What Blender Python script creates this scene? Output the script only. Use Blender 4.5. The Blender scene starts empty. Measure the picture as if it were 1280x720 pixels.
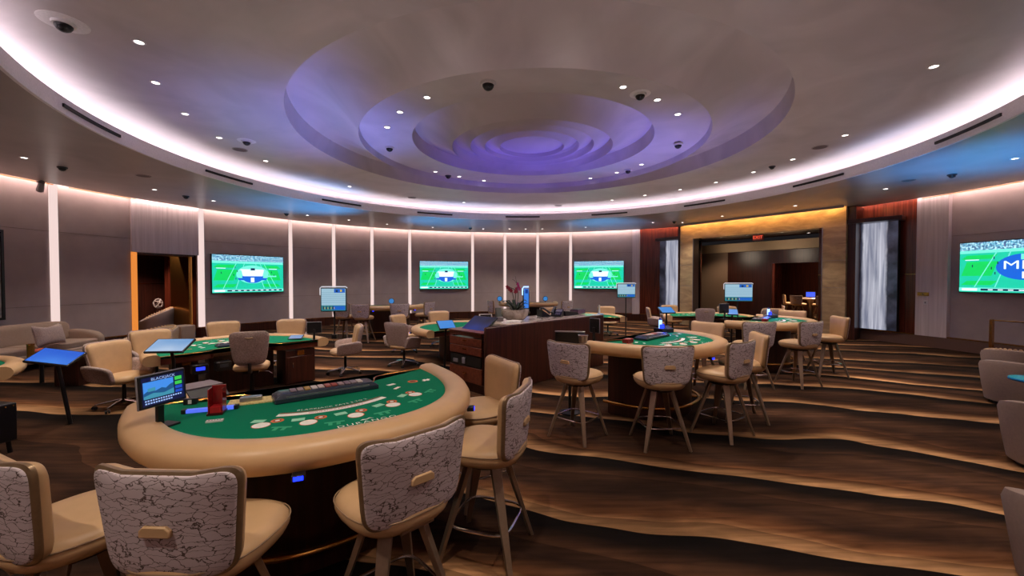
import bpy, bmesh, math, random
from mathutils import Vector, Matrix
random.seed(7)
PI = math.pi
R = math.radians
C = bpy.context.scene.collection
sc = bpy.context.scene

# ---------------------------------------------------------------- camera
cam_d = bpy.data.cameras.new('camera'); cam = bpy.data.objects.new('camera', cam_d); C.objects.link(cam)
cam_d.sensor_width = 36.0; cam_d.lens = 510.0 / 1280.0 * 36.0
cam_d.clip_start = 0.05; cam_d.clip_end = 100
EYE = 1.84
cam.location = (0, 0, EYE)
cam.rotation_euler = (R(90) - math.atan(10 / 510), 0, 0)
sc.camera = cam
# ---------------------------------------------------------------- world and exposure
w = bpy.data.worlds.new('world'); sc.world = w; w.use_nodes = True
w.node_tree.nodes['Background'].inputs[0].default_value = (.5, .45, .5, 1)
w.node_tree.nodes['Background'].inputs[1].default_value = 0.02
sc.view_settings.view_transform = 'Standard'; sc.view_settings.look = 'None'
sc.view_settings.exposure = 0.0; sc.view_settings.gamma = 1.0
sc.view_settings.use_curve_mapping = False
sc.cycles.use_denoising = True
sc.cycles.max_bounces = 7; sc.cycles.diffuse_bounces = 4; sc.cycles.glossy_bounces = 3
sc.cycles.sample_clamp_indirect = 4.0
sc.cycles.caustics_reflective = False; sc.cycles.caustics_refractive = False

# light levels (emission strengths and lamp watts)
L_COVE = 11.0
L_SLOT = 34.0
L_STRIP = 0.9
W_MAIN = 190.0
W_RING = 150.0
W_SOFF = 130.0
TV_E = 1.12

# ---------------------------------------------------------------- materials
MATS = {}
def newmat(name):
    m = bpy.data.materials.new(name); m.use_nodes = True
    nt = m.node_tree
    return m, nt, nt.nodes['Principled BSDF']
def lin(c):
    return tuple((x / 12.92 if x <= .04045 else ((x + .055) / 1.055) ** 2.4) for x in [v / 255 for v in c]) + (1,)
def plain(name, rgb, rough=.5, metal=0., noise=0., nscale=40., bump=0., coat=0., spec=None, stretch=None):
    if name in MATS: return MATS[name]
    m, nt, b = newmat(name)
    col = lin(rgb)
    b.inputs['Base Color'].default_value = col
    b.inputs['Roughness'].default_value = rough
    b.inputs['Metallic'].default_value = metal
    if spec is not None: b.inputs['Specular IOR Level'].default_value = spec
    if coat: b.inputs['Coat Weight'].default_value = coat
    if True:
        tc = nt.nodes.new('ShaderNodeTexCoord'); n = nt.nodes.new('ShaderNodeTexNoise')
        n.inputs['Scale'].default_value = nscale; n.inputs['Detail'].default_value = 3
        if stretch:
            mp = nt.nodes.new('ShaderNodeMapping'); mp.inputs['Scale'].default_value = stretch
            nt.links.new(tc.outputs['Object'], mp.inputs[0]); nt.links.new(mp.outputs[0], n.inputs['Vector'])
        else: nt.links.new(tc.outputs['Object'], n.inputs['Vector'])
        a = noise if noise else .06
        r = nt.nodes.new('ShaderNodeValToRGB')
        r.color_ramp.elements[0].position = .3; r.color_ramp.elements[1].position = .7
        r.color_ramp.elements[0].color = tuple(x * (1 - a) for x in col[:3]) + (1,)
        r.color_ramp.elements[1].color = tuple(min(1, x * (1 + a)) for x in col[:3]) + (1,)
        nt.links.new(n.outputs['Fac'], r.inputs[0]); nt.links.new(r.outputs[0], b.inputs['Base Color'])
        if bump:
            bp = nt.nodes.new('ShaderNodeBump'); bp.inputs['Strength'].default_value = bump; bp.inputs['Distance'].default_value = .01
            nt.links.new(n.outputs['Fac'], bp.inputs['Height']); nt.links.new(bp.outputs[0], b.inputs['Normal'])
    MATS[name] = m
    return m
def glow(name, rgb, e=1.0, rough=.3):
    if name in MATS: return MATS[name]
    m, nt, b = newmat(name)
    b.inputs['Base Color'].default_value = (.01, .01, .01, 1)
    b.inputs['Emission Color'].default_value = lin(rgb)
    b.inputs['Emission Strength'].default_value = e
    b.inputs['Roughness'].default_value = rough
    MATS[name] = m
    return m
def wood(name, dark, light, rough=.3, scale=6., axis='Z'):
    m, nt, b = newmat(name)
    tc = nt.nodes.new('ShaderNodeTexCoord'); mp = nt.nodes.new('ShaderNodeMapping')
    s = {'Z': (scale * 4, scale * 4, scale * .12), 'X': (scale * .12, scale * 4, scale * 4)}[axis]
    mp.inputs['Scale'].default_value = s
    n = nt.nodes.new('ShaderNodeTexNoise'); n.inputs['Scale'].default_value = 1.0; n.inputs['Detail'].default_value = 4
    n.inputs['Distortion'].default_value = .6
    r = nt.nodes.new('ShaderNodeValToRGB')
    r.color_ramp.elements[0].position = .3; r.color_ramp.elements[1].position = .72
    r.color_ramp.elements[0].color = lin(dark); r.color_ramp.elements[1].color = lin(light)
    nt.links.new(tc.outputs['Object'], mp.inputs[0]); nt.links.new(mp.outputs[0], n.inputs['Vector'])
    nt.links.new(n.outputs['Fac'], r.inputs[0]); nt.links.new(r.outputs[0], b.inputs['Base Color'])
    b.inputs['Roughness'].default_value = rough
    MATS[name] = m
    return m

def carpet_mat():
    m, nt, b = newmat('carpet')
    N = nt.nodes; L = nt.links
    tc = N.new('ShaderNodeTexCoord')
    def noise(scale, mapping, detail=2, dist=0.):
        mp = N.new('ShaderNodeMapping'); mp.inputs['Scale'].default_value = mapping[0]; mp.inputs['Rotation'].default_value = (0, 0, mapping[1])
        mp.inputs['Location'].default_value = mapping[2] if len(mapping) > 2 else (0, 0, 0)
        n = N.new('ShaderNodeTexNoise'); n.inputs['Scale'].default_value = scale; n.inputs['Detail'].default_value = detail; n.inputs['Distortion'].default_value = dist
        L.new(tc.outputs['Object'], mp.inputs[0]); L.new(mp.outputs[0], n.inputs['Vector'])
        return n.outputs['Fac']
    def math_(op, a, bb=None, c=None):
        n = N.new('ShaderNodeMath'); n.operation = op
        for i, v in enumerate((a, bb, c)):
            if v is None: continue
            if isinstance(v, (int, float)): n.inputs[i].default_value = v
            else: L.new(v, n.inputs[i])
        return n.outputs[0]
    sp = N.new('ShaderNodeSeparateXYZ'); L.new(tc.outputs['Object'], sp.inputs[0])
    x, y = sp.outputs[0], sp.outputs[1]
    ang = R(18)
    u0 = math_('MULTIPLY_ADD', x, .34, y)
    big = noise(.22, ((1, 1, 1), 0), 1)
    mid = noise(.55, ((.8, 1.6, 1), .3), 2)
    u = math_('MULTIPLY_ADD', big, 2.6, u0)
    u = math_('MULTIPLY_ADD', mid, .75, u)
    saw = math_('FRACT', math_('MULTIPLY', u, .8))
    fine = math_('FRACT', math_('MULTIPLY_ADD', u, 1.48, .35))
    r1 = N.new('ShaderNodeValToRGB'); cr = r1.color_ramp
    cr.elements[0].position = 0.0; cr.elements[0].color = lin((182, 142, 100))
    cr.elements[1].position = 1.0; cr.elements[1].color = lin((36, 24, 18))
    for p, c in ((.07, (178, 138, 98)), (.19, (100, 67, 43)), (.42, (56, 38, 28)), (.64, (78, 54, 38)), (.86, (26, 18, 14)), (.985, (20, 14, 12))):
        e = cr.elements.new(p); e.color = lin(c)
    L.new(saw, r1.inputs[0])
    r2 = N.new('ShaderNodeValToRGB'); cr = r2.color_ramp
    cr.elements[0].position = 0.; cr.elements[0].color = (1.25, 1.2, 1.15, 1)
    cr.elements[1].position = 1.; cr.elements[1].color = (.48, .46, .45, 1)
    e = cr.elements.new(.6); e.color = (.9, .9, .9, 1)
    L.new(fine, r2.inputs[0])
    mx = N.new('ShaderNodeMixRGB'); mx.blend_type = 'MULTIPLY'; mx.inputs[0].default_value = .75
    L.new(r1.outputs[0], mx.inputs[1]); L.new(r2.outputs[0], mx.inputs[2])
    streak = noise(3.0, ((.5, 6, 1), -.32), 4, .4)
    r3 = N.new('ShaderNodeValToRGB'); r3.color_ramp.elements[0].position = .3; r3.color_ramp.elements[1].position = .75
    r3.color_ramp.elements[0].color = (.55, .52, .5, 1); r3.color_ramp.elements[1].color = (1.35, 1.3, 1.25, 1)
    L.new(streak, r3.inputs[0])
    mx2 = N.new('ShaderNodeMixRGB'); mx2.blend_type = 'MULTIPLY'; mx2.inputs[0].default_value = .9
    L.new(mx.outputs[0], mx2.inputs[1]); L.new(r3.outputs[0], mx2.inputs[2])
    patch = noise(.42, ((.5, 1.5, 1), .35, (3.1, 1.7, 0)), 2)
    r4 = N.new('ShaderNodeValToRGB'); r4.color_ramp.elements[0].position = .36; r4.color_ramp.elements[1].position = .66
    r4.color_ramp.elements[0].color = (.40, .37, .35, 1); r4.color_ramp.elements[1].color = (1.6, 1.6, 1.6, 1)
    L.new(patch, r4.inputs[0])
    mx3 = N.new('ShaderNodeMixRGB'); mx3.blend_type = 'MULTIPLY'; mx3.inputs[0].default_value = 1
    L.new(mx2.outputs[0], mx3.inputs[1]); L.new(r4.outputs[0], mx3.inputs[2])
    mot = noise(1.6, ((1, 2.2, 1), -.3), 5, .8)
    r5 = N.new('ShaderNodeValToRGB'); r5.color_ramp.elements[0].position = .35; r5.color_ramp.elements[1].position = .65
    r5.color_ramp.elements[0].color = (.72, .70, .68, 1); r5.color_ramp.elements[1].color = (1.18, 1.18, 1.18, 1)
    L.new(mot, r5.inputs[0])
    mx4 = N.new('ShaderNodeMixRGB'); mx4.blend_type = 'MULTIPLY'; mx4.inputs[0].default_value = 1
    L.new(mx3.outputs[0], mx4.inputs[1]); L.new(r5.outputs[0], mx4.inputs[2])
    L.new(mx4.outputs[0], b.inputs['Base Color'])
    b.inputs['Roughness'].default_value = .95; b.inputs['Specular IOR Level'].default_value = .1
    pile = noise(160, ((1, 1, 1), 0), 1)
    bp = N.new('ShaderNodeBump'); bp.inputs['Strength'].default_value = .3; bp.inputs['Distance'].default_value = .005
    L.new(pile, bp.inputs['Height']); L.new(bp.outputs[0], b.inputs['Normal'])
    return m

def crackle_mat():
    m, nt, b = newmat('crackle_fabric'); N = nt.nodes; L = nt.links
    tc = N.new('ShaderNodeTexCoord')
    n = N.new('ShaderNodeTexNoise'); n.inputs['Scale'].default_value = 14; n.inputs['Detail'].default_value = 4; n.inputs['Roughness'].default_value = .6
    L.new(tc.outputs['Object'], n.inputs['Vector'])
    ad = N.new('ShaderNodeVectorMath'); ad.operation = 'MULTIPLY_ADD'
    L.new(n.outputs['Color'], ad.inputs[0]); ad.inputs[1].default_value = (.10, .10, .05); L.new(tc.outputs['Object'], ad.inputs[2])
    mp = N.new('ShaderNodeMapping'); mp.inputs['Scale'].default_value = (12, 12, 38)
    L.new(ad.outputs[0], mp.inputs[0])
    v = N.new('ShaderNodeTexVoronoi'); v.feature = 'DISTANCE_TO_EDGE'; v.inputs['Scale'].default_value = 1.15
    L.new(mp.outputs[0], v.inputs['Vector'])
    r = N.new('ShaderNodeValToRGB'); r.color_ramp.elements[0].position = .014; r.color_ramp.elements[1].position = .045
    r.color_ramp.elements[0].color = lin((84, 66, 60)); r.color_ramp.elements[1].color = lin((206, 192, 198))
    L.new(v.outputs[0], r.inputs[0]); L.new(r.outputs[0], b.inputs['Base Color'])
    b.inputs['Roughness'].default_value = .8
    return m

def plaster_mat(name, rgb, rough=.45):
    m, nt, b = newmat(name); N = nt.nodes; L = nt.links
    tc = N.new('ShaderNodeTexCoord')
    n = N.new('ShaderNodeTexNoise'); n.inputs['Scale'].default_value = .9; n.inputs['Detail'].default_value = 6; n.inputs['Distortion'].default_value = 1.2
    L.new(tc.outputs['Object'], n.inputs['Vector'])
    c = lin(rgb)
    r = N.new('ShaderNodeValToRGB'); r.color_ramp.elements[0].position = .3; r.color_ramp.elements[1].position = .7
    r.color_ramp.elements[0].color = tuple(x * .86 for x in c[:3]) + (1,); r.color_ramp.elements[1].color = tuple(min(1, x * 1.08) for x in c[:3]) + (1,)
    L.new(n.outputs['Fac'], r.inputs[0]); L.new(r.outputs[0], b.inputs['Base Color'])
    b.inputs['Roughness'].default_value = rough
    return m

def marble_mat(name, a, bcol, scale=1.4, stretch=(1, 1, 3.2), rough=.12):
    m, nt, b = newmat(name); N = nt.nodes; L = nt.links
    tc = N.new('ShaderNodeTexCoord'); mp = N.new('ShaderNodeMapping'); mp.inputs['Scale'].default_value = stretch
    n = N.new('ShaderNodeTexNoise'); n.inputs['Scale'].default_value = scale; n.inputs['Detail'].default_value = 8; n.inputs['Distortion'].default_value = .8; n.inputs['Roughness'].default_value = .65
    L.new(tc.outputs['Object'], mp.inputs[0]); L.new(mp.outputs[0], n.inputs['Vector'])
    r = N.new('ShaderNodeValToRGB'); r.color_ramp.elements[0].position = .3; r.color_ramp.elements[1].position = .68
    r.color_ramp.elements[0].color = lin(a); r.color_ramp.elements[1].color = lin(bcol)
    L.new(n.outputs['Fac'], r.inputs[0]); L.new(r.outputs[0], b.inputs['Base Color'])
    b.inputs['Roughness'].default_value = rough
    return m

def waterfall_mat():
    m, nt, b = newmat('waterfall_print'); N = nt.nodes; L = nt.links
    tc = N.new('ShaderNodeTexCoord'); mp = N.new('ShaderNodeMapping'); mp.inputs['Scale'].default_value = (9, 9, .5)
    n = N.new('ShaderNodeTexNoise'); n.inputs['Scale'].default_value = 1.1; n.inputs['Detail'].default_value = 7; n.inputs['Distortion'].default_value = .4
    L.new(tc.outputs['Object'], mp.inputs[0]); L.new(mp.outputs[0], n.inputs['Vector'])
    r = N.new('ShaderNodeValToRGB'); r.color_ramp.elements[0].position = .3; r.color_ramp.elements[1].position = .72
    r.color_ramp.elements[0].color = lin((96, 104, 134)); r.color_ramp.elements[1].color = lin((236, 236, 250))
    L.new(n.outputs['Fac'], r.inputs[0])
    # the dark rock face left and right of the falling water
    sp = N.new('ShaderNodeSeparateXYZ'); L.new(tc.outputs['Object'], sp.inputs[0])
    n2 = N.new('ShaderNodeTexNoise'); n2.inputs['Scale'].default_value = 2.2; n2.inputs['Detail'].default_value = 4; L.new(tc.outputs['Object'], n2.inputs['Vector'])
    ab = N.new('ShaderNodeMath'); ab.operation = 'MULTIPLY_ADD'; L.new(n2.outputs['Fac'], ab.inputs[0]); ab.inputs[1].default_value = .12
    a2 = N.new('ShaderNodeMath'); a2.operation = 'ABSOLUTE'; L.new(sp.outputs[0], a2.inputs[0]); L.new(a2.outputs[0], ab.inputs[2])
    r2 = N.new('ShaderNodeValToRGB'); r2.color_ramp.elements[0].position = .33; r2.color_ramp.elements[1].position = .40
    r2.color_ramp.elements[0].color = (0, 0, 0, 1); r2.color_ramp.elements[1].color = (1, 1, 1, 1)
    L.new(ab.outputs[0], r2.inputs[0])
    mx = N.new('ShaderNodeMixRGB'); L.new(r2.outputs[0], mx.inputs[0]); L.new(r.outputs[0], mx.inputs[1])
    r3 = N.new('ShaderNodeValToRGB'); r3.color_ramp.elements[0].color = lin((24, 26, 38)); r3.color_ramp.elements[1].color = lin((84, 86, 108))
    r3.color_ramp.elements[0].position = .4; r3.color_ramp.elements[1].position = .8
    L.new(n2.outputs['Fac'], r3.inputs[0]); L.new(r3.outputs[0], mx.inputs[2])
    b.inputs['Base Color'].default_value = (.02, .02, .02, 1)
    L.new(mx.outputs[0], b.inputs['Emission Color']); b.inputs['Emission Strength'].default_value = .75
    b.inputs['Roughness'].default_value = .2
    return m

M = {}
M['carpet'] = carpet_mat()
M['crackle'] = crackle_mat()
M['leather'] = plain('tan_leather', (198, 163, 122), .42, noise=.05, nscale=9, spec=.4)
M['rail_leather'] = plain('rail_leather', (208, 170, 126), .38, noise=.04, nscale=7, spec=.45)
M['bronze'] = plain('bronze_trim', (150, 126, 98), .3, .5, noise=.08)
M['leg_metal'] = plain('taupe_leg_metal', (150, 128, 108), .35, .55)
M['chrome'] = plain('chrome', (206, 200, 198), .14, 1.)
M['steel'] = plain('brushed_steel', (168, 162, 162), .3, .9)
M['brass'] = plain('brass', (206, 150, 78), .25, 1.)
M['black'] = plain('black_plastic', (22, 22, 25), .35)
M['black_soft'] = plain('black_matte', (16, 15, 16), .6)
M['darkgrey'] = plain('dark_grey_plastic', (58, 62, 70), .4)
M['grey'] = plain('grey_plastic', (128, 126, 134), .4)
M['white'] = plain('white_paint', (226, 222, 222), .4)
M['felt'] = plain('green_felt', (2, 120, 86), .9, noise=.07, nscale=120, spec=.15)
M['boucle'] = plain('speckled_boucle', (168, 148, 142), .9, noise=.32, nscale=70, bump=.3)
M['wood'] = wood('mahogany', (42, 20, 15), (84, 42, 30), .3)
M['wood_dark'] = wood('dark_mahogany', (36, 17, 14), (66, 32, 25), .3)
M['wood_red'] = wood('red_mahogany', (66, 26, 18), (122, 54, 36), .22)
M['wood_side'] = wood('cherry_drawers', (92, 44, 30), (128, 66, 46), .32, axis='X')
M['fabric_wall'] = plain('wall_fabric', (172, 156, 154), .85, noise=.05, nscale=3)
M['fabric_seam'] = plain('wall_seam', (84, 74, 74), .9)
M['pale_wood'] = wood('pale_plaster_grain', (206, 190, 192), (232, 218, 220), .5, 4)
M['ceiling'] = plaster_mat('ceiling_plaster', (206, 196, 200), .4)
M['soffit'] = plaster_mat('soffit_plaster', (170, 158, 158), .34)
M['fascia'] = plain('fascia_paint', (240, 234, 238), .5)
M['marble'] = marble_mat('travertine', (160, 134, 106), (214, 186, 144))
M['counter'] = marble_mat('counter_stone', (132, 116, 108), (226, 212, 200), 5, (1, 1, 1), .15)
M['waterfall'] = waterfall_mat()
M['cove'] = glow('cove_led', (255, 240, 248), L_COVE)
M['slot'] = glow('slot_led', (255, 224, 214), L_SLOT)
M['amber'] = glow('amber_led', (255, 150, 62), .8)
M['strip'] = glow('wall_strip_light', (255, 226, 220), L_STRIP)
M['lamp'] = glow('lamp_disc', (255, 244, 236), 6.0)
M['blue'] = glow('blue_led', (20, 40, 255), 4.0)
M['bluewhite'] = glow('blue_white_led', (150, 190, 255), 2.5)
M['cyan'] = glow('cyan_screen', (40, 140, 230), .8)
M['sofa'] = plain('sofa_fabric', (172, 150, 134), .9, noise=.05)
M['pillow'] = plain('pillow_fabric', (196, 176, 170), .95, noise=.2, nscale=60, bump=.2)
M['glass'] = plain('dark_mirror', (40, 34, 30), .05, .6)
M['tubchair'] = plain('taupe_velvet', (150, 130, 120), .9, noise=.06)
M['frame_black'] = plain('black_frame', (14, 13, 14), .4)
M['tabletop_stone'] = plain('side_table_stone', (168, 146, 134), .25, noise=.1, nscale=8)

# ---------------------------------------------------------------- mesh builder
class MB:
    def __init__(s, T=None):
        s.v = []; s.f = []; s.m = []; s.T = T or Matrix.Identity(4)
    def add(s, verts, faces, mi=0, T=None):
        b = len(s.v); TT = s.T @ T if T is not None else s.T
        s.v += [TT @ Vector(p) for p in verts]
        s.f += [tuple(b + i for i in f) for f in faces]; s.m += [mi] * len(faces)
        return s
    def box(s, c, d, rot=None, mi=0):
        x, y, z = d[0] / 2, d[1] / 2, d[2] / 2
        T = Matrix.Translation(c)
        if rot: T = T @ (rot if isinstance(rot, Matrix) else Matrix.Rotation(rot, 4, 'Z'))
        vs = [(i * x, j * y, k * z) for i in (-1, 1) for j in (-1, 1) for k in (-1, 1)]
        return s.add(vs, [(0, 1, 3, 2), (4, 6, 7, 5), (0, 4, 5, 1), (2, 3, 7, 6), (0, 2, 6, 4), (1, 5, 7, 3)], mi, T)
    def loft(s, rings, mi=0, caps=True, closed=True, T=None):
        n = len(rings[0]); vs = [p for r in rings for p in r]; fs = []
        for k in range(len(rings) - 1):
            for i in range(n if closed else n - 1):
                j = (i + 1) % n
                fs.append((k * n + i, k * n + j, (k + 1) * n + j, (k + 1) * n + i))
        if caps:
            fs.append(tuple(range(n))); fs.append(tuple((len(rings) - 1) * n + i for i in range(n)))
        return s.add(vs, fs, mi, T)
    def lathe(s, prof, seg=24, mi=0, caps=True, T=None, a0=0, a1=2 * PI):
        full = abs(a1 - a0 - 2 * PI) < 1e-6
        n = seg if full else seg + 1
        rings = [[(r * math.cos(a0 + (a1 - a0) * i / seg), r * math.sin(a0 + (a1 - a0) * i / seg), z) for i in range(n)] for r, z in prof]
        return s.loft(rings, mi, caps, full, T)
    def tube(s, pts, r, seg=8, mi=0, closed=False, flat=None):
        pts = [Vector(p) for p in pts]; n = len(pts); rings = []
        for i, p in enumerate(pts):
            if closed: t = (pts[(i + 1) % n] - pts[i - 1]).normalized()
            else: t = (pts[min(i + 1, n - 1)] - pts[max(i - 1, 0)]).normalized()
            up = Vector((0, 0, 1)) if abs(t.z) < .95 else Vector((0, 1, 0))
            a = t.cross(up).normalized(); b = a.cross(t).normalized()
            rr = r[i] if isinstance(r, (list, tuple)) else r
            rings.append([tuple(p + a * rr * math.cos(2 * PI * k / seg) + b * rr * (flat or 1) * math.sin(2 * PI * k / seg)) for k in range(seg)])
        if closed: rings.append(rings[0]); return s.loft(rings, mi, False)
        return s.loft(rings, mi)
    def prism(s, poly, z0, z1, mi=0, T=None):
        return s.loft([[(x, y, z0) for x, y in poly], [(x, y, z1) for x, y in poly]], mi, True, True, T)
    def poly(s, pts, mi=0, T=None):
        return s.add(pts, [tuple(range(len(pts)))], mi, T)
    def ball(s, c, r, mi=0, seg=12, rings=8, sz=1):
        pr = [(max(1e-4, r * math.sin(PI * i / rings)), -r * sz * math.cos(PI * i / rings)) for i in range(rings + 1)]
        return s.lathe(pr, seg, mi, True, Matrix.Translation(c))
    def build(s, name, mats, parent=None, loc=None, rotz=None, bevel=0, angle=38, recalc=True):
        me = bpy.data.meshes.new(name)
        me.from_pydata([tuple(v) for v in s.v], [], s.f)
        if not isinstance(mats, (list, tuple)): mats = [mats]
        for m in mats: me.materials.append(m)
        me.polygons.foreach_set('material_index', s.m)
        if recalc:
            bm = bmesh.new(); bm.from_mesh(me); bmesh.ops.recalc_face_normals(bm, faces=bm.faces); bm.to_mesh(me); bm.free()
        me.polygons.foreach_set('use_smooth', [True] * len(me.polygons))
        me.set_sharp_from_angle(angle=R(angle))
        o = bpy.data.objects.new(name, me); C.objects.link(o)
        if parent is not None: o.parent = parent
        if loc is not None: o.location = loc
        if rotz is not None: o.rotation_euler = (0, 0, rotz)
        if bevel:
            b = o.modifiers.new('bevel', 'BEVEL'); b.width = bevel; b.segments = 2; b.limit_method = 'ANGLE'; b.angle_limit = R(50)
        return o

def thing(name, label, cat, loc=(0, 0, 0), rotz=0, group=None):
    o = bpy.data.objects.new(name, None); o.empty_display_size = .1; C.objects.link(o)
    o.location = loc; o.rotation_euler = (0, 0, rotz); return tag(o, label, cat, group)
def tag(o, label, cat, group=None):
    o['label'] = label; o['category'] = cat
    if group: o['group'] = group
    return o
def struct(o):
    o['kind'] = 'structure'; return o
def dup(o, loc=None, rotz=None, label=None, group=None, parent=None):
    r = o.copy(); C.objects.link(r)
    if parent is not None: r.parent = parent; r.matrix_parent_inverse = o.matrix_parent_inverse
    if loc is not None: r.location = loc
    if rotz is not None: r.rotation_euler = (0, 0, rotz)
    if label: r['label'] = label
    if group: r['group'] = group
    for ch in KIDS.get(o.name, []) if False else list(o.children): dup(ch, parent=r)
    return r
KIDS = {}
def yaw(fx, fy): return math.atan2(fy, fx) - PI / 2      # local +Y points along (fx, fy)

def se(a, b, n=4., seg=28, cx=0, cy=0):
    out = []
    for i in range(seg):
        t = 2 * PI * (i + .5) / seg; c, s_ = math.cos(t), math.sin(t)
        out.append((cx + a * math.copysign(abs(c) ** (2 / n), c), cy + b * math.copysign(abs(s_) ** (2 / n), s_)))
    return out
def pad(mb, W, H, rings, n=4.5, fn=None, mi=0, seg=32, shape=None, T=None):
    out = []
    for ins, d in rings:
        pl = se(max(W - ins, .002), max(H - ins, .002), n, seg)
        if shape: pl = [shape(x, y) for x, y in pl]
        out.append([fn(x, y, d) for x, y in pl])
        if len(out) in (1, len(rings)):
            inn = [[fn(x * k, y * k, d) for x, y in pl] for k in (.7, .4, .12)]
            if len(out) == 1: first = inn
            else: last = inn
    out = first[::-1] + out + last
    mb.loft(out, mi, True, True, T)
    return mb

_tc = {}
def text_polys(s, size=1., space=1.):
    k = (s, space)
    if k not in _tc:
        cu = bpy.data.curves.new('lettering', 'FONT'); cu.body = s; cu.size = 1; cu.align_x = 'CENTER'; cu.align_y = 'CENTER'
        cu.space_character = space; cu.resolution_u = 2
        ob = bpy.data.objects.new('lettering', cu); C.objects.link(ob)
        dg = bpy.context.evaluated_depsgraph_get(); me = ob.evaluated_get(dg).to_mesh()
        _tc[k] = ([(v.co.x, v.co.y) for v in me.vertices], [tuple(p.vertices) for p in me.polygons])
        ob.evaluated_get(dg).to_mesh_clear(); bpy.data.objects.remove(ob); bpy.data.curves.remove(cu)
    v, f = _tc[k]
    return [(x * size, y * size) for x, y in v], f
def add_text(mb, s, size, fn, mi, space=1.):
    v, f = text_polys(s, size, space)
    mb.add([fn(x, y) for x, y in v], f, mi)

# ================================================================ THE ROOM
CX, CY = .4, 8.35
TC = Matrix.Translation((CX, CY, 0))
RW = 11.5
def pol(r, deg, z=0): return (CX + r * math.cos(R(deg)), CY + r * math.sin(R(deg)), z)
def arc_wall(name, mat, a0, a1, z0, z1, r=RW, th=.12, parent=None, step=1.5, mats=None):
    mb = MB(TC); n = max(2, int(abs(a1 - a0) / step))
    rings = []
    for i in range(n + 1):
        a = R(a0 + (a1 - a0) * i / n); c, s_ = math.cos(a), math.sin(a)
        rings.append([(r * c, r * s_, z0), (r * c, r * s_, z1), ((r + th) * c, (r + th) * s_, z1), ((r + th) * c, (r + th) * s_, z0)])
    mb.loft(rings)
    return mb.build(name, mat, parent)

mb = MB(); mb.add([(-15, -7, 0), (22, -7, 0), (22, 28, 0), (-15, 28, 0), (-15, -7, -.1), (22, -7, -.1), (22, 28, -.1), (-15, 28, -.1)],
    [(0, 1, 2, 3), (4, 7, 6, 5), (0, 4, 5, 1), (1, 5, 6, 2), (2, 6, 7, 3), (3, 7, 4, 0)])
struct(mb.build('floor', M['carpet']))

# main ceiling disc with the scalloped rings, one continuous surface
prof = [(8.0, 4.16), (8.0, 4.54), (7.4, 4.54), (6.4, 4.54), (4.4, 4.54)]
def cove(ro, ri, z, h, lip=.0, n=9):
    p = [(ro, z + h * .55)]
    for i in range(n + 1):
        t = i / n
        r_ = ro + (ri - ro) * t
        zz = z + h * math.cos(t * PI / 2) ** .9 - lip * (t ** 3)
        p.append((r_ if i else ro - .02, zz))
    return p
zc = 4.54
prof += cove(4.4, 3.3, zc, .34, .10, 12)
prof += [(3.295, zc - .03), (3.285, zc + .03), (3.2, zc + .03), (2.36, zc + .03)]
prof += cove(2.35, 1.6, zc + .03, .26, .09, 10)
prof += [(1.595, zc + .06)]
prof += cove(1.59, 1.24, zc + .03, .11, .04, 6)
prof += [(1.235, zc + .07)]
prof += cove(1.23, .95, zc + .03, .10, .04, 6)
prof += [(.945, zc + .08)]
prof += cove(.94, .65, zc + .03, .10, .04, 6)
prof += [(.645, zc + .07), (.3, zc + .07), (.001, zc + .07)]
mb = MB(TC); mb.lathe(prof, 128, caps=False)
struct(mb.build('ceiling', M['ceiling'], angle=28, recalc=False))
mb = MB(TC); mb.lathe([(14, 5.05), (.01, 5.05), (.01, 5.2), (14, 5.2)], 48, caps=False)
struct(mb.build('ceiling', M['ceiling']))
# soffit ring with lip, and the light trough behind the fascia
mb = MB(TC); mb.lathe([(7.05, 4.10), (11.26, 4.10), (11.26, 4.32), (11.22, 4.34), (11.22, 5.05), (8.02, 5.05), (8.02, 4.16), (7.10, 4.16), (7.05, 4.10)], 160, caps=False)
struct(mb.build('ceiling', M['soffit'], angle=25))
mb = MB(TC); mb.lathe([(7.03, 4.085), (7.07, 4.085), (7.12, 4.14), (7.12, 4.33), (7.06, 4.33), (7.06, 4.13), (7.03, 4.12), (7.03, 4.085)], 160, caps=False)
struct(mb.build('trim_1', M['fascia'], angle=25))
mb = MB(TC); mb.lathe([(7.42, 4.20), (7.56, 4.20), (7.56, 4.25), (7.42, 4.25), (7.42, 4.20)], 120, caps=False)
tag(mb.build('cove_light', M['cove']), 'white light ring hidden behind the curved fascia around the ceiling dome', 'cove light')
# slot roof and warm light line between the soffit and the wall
mb = MB(TC); mb.lathe([(11.22, 4.36), (11.75, 4.36), (11.75, 4.42), (11.22, 4.42), (11.22, 4.36)], 160, caps=False)
struct(mb.build('trim_2', M['fascia']))
mb = MB(TC); mb.lathe([(11.275, 4.24), (11.275, 4.33), (11.265, 4.33), (11.265, 4.24), (11.275, 4.24)], 160, caps=False)
tag(mb.build('slot_light', M['slot']), 'warm light line in the slot where the soffit meets the wall', 'slot light')

for a0_, a1_ in ((205, 173.4), (171.8, 164.4), (15, -35)):
    tag(arc_wall('amber_line_light', M['amber'], a0_, a1_, 4.075, 4.095, r=11.265, th=.02), 'thin amber light line at the soffit edge, ' + ('above the framed picture' if a0_ > 180 else 'between the left wall strip and the doorway' if a0_ > 100 else 'above the right television'), 'light strip')
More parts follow.
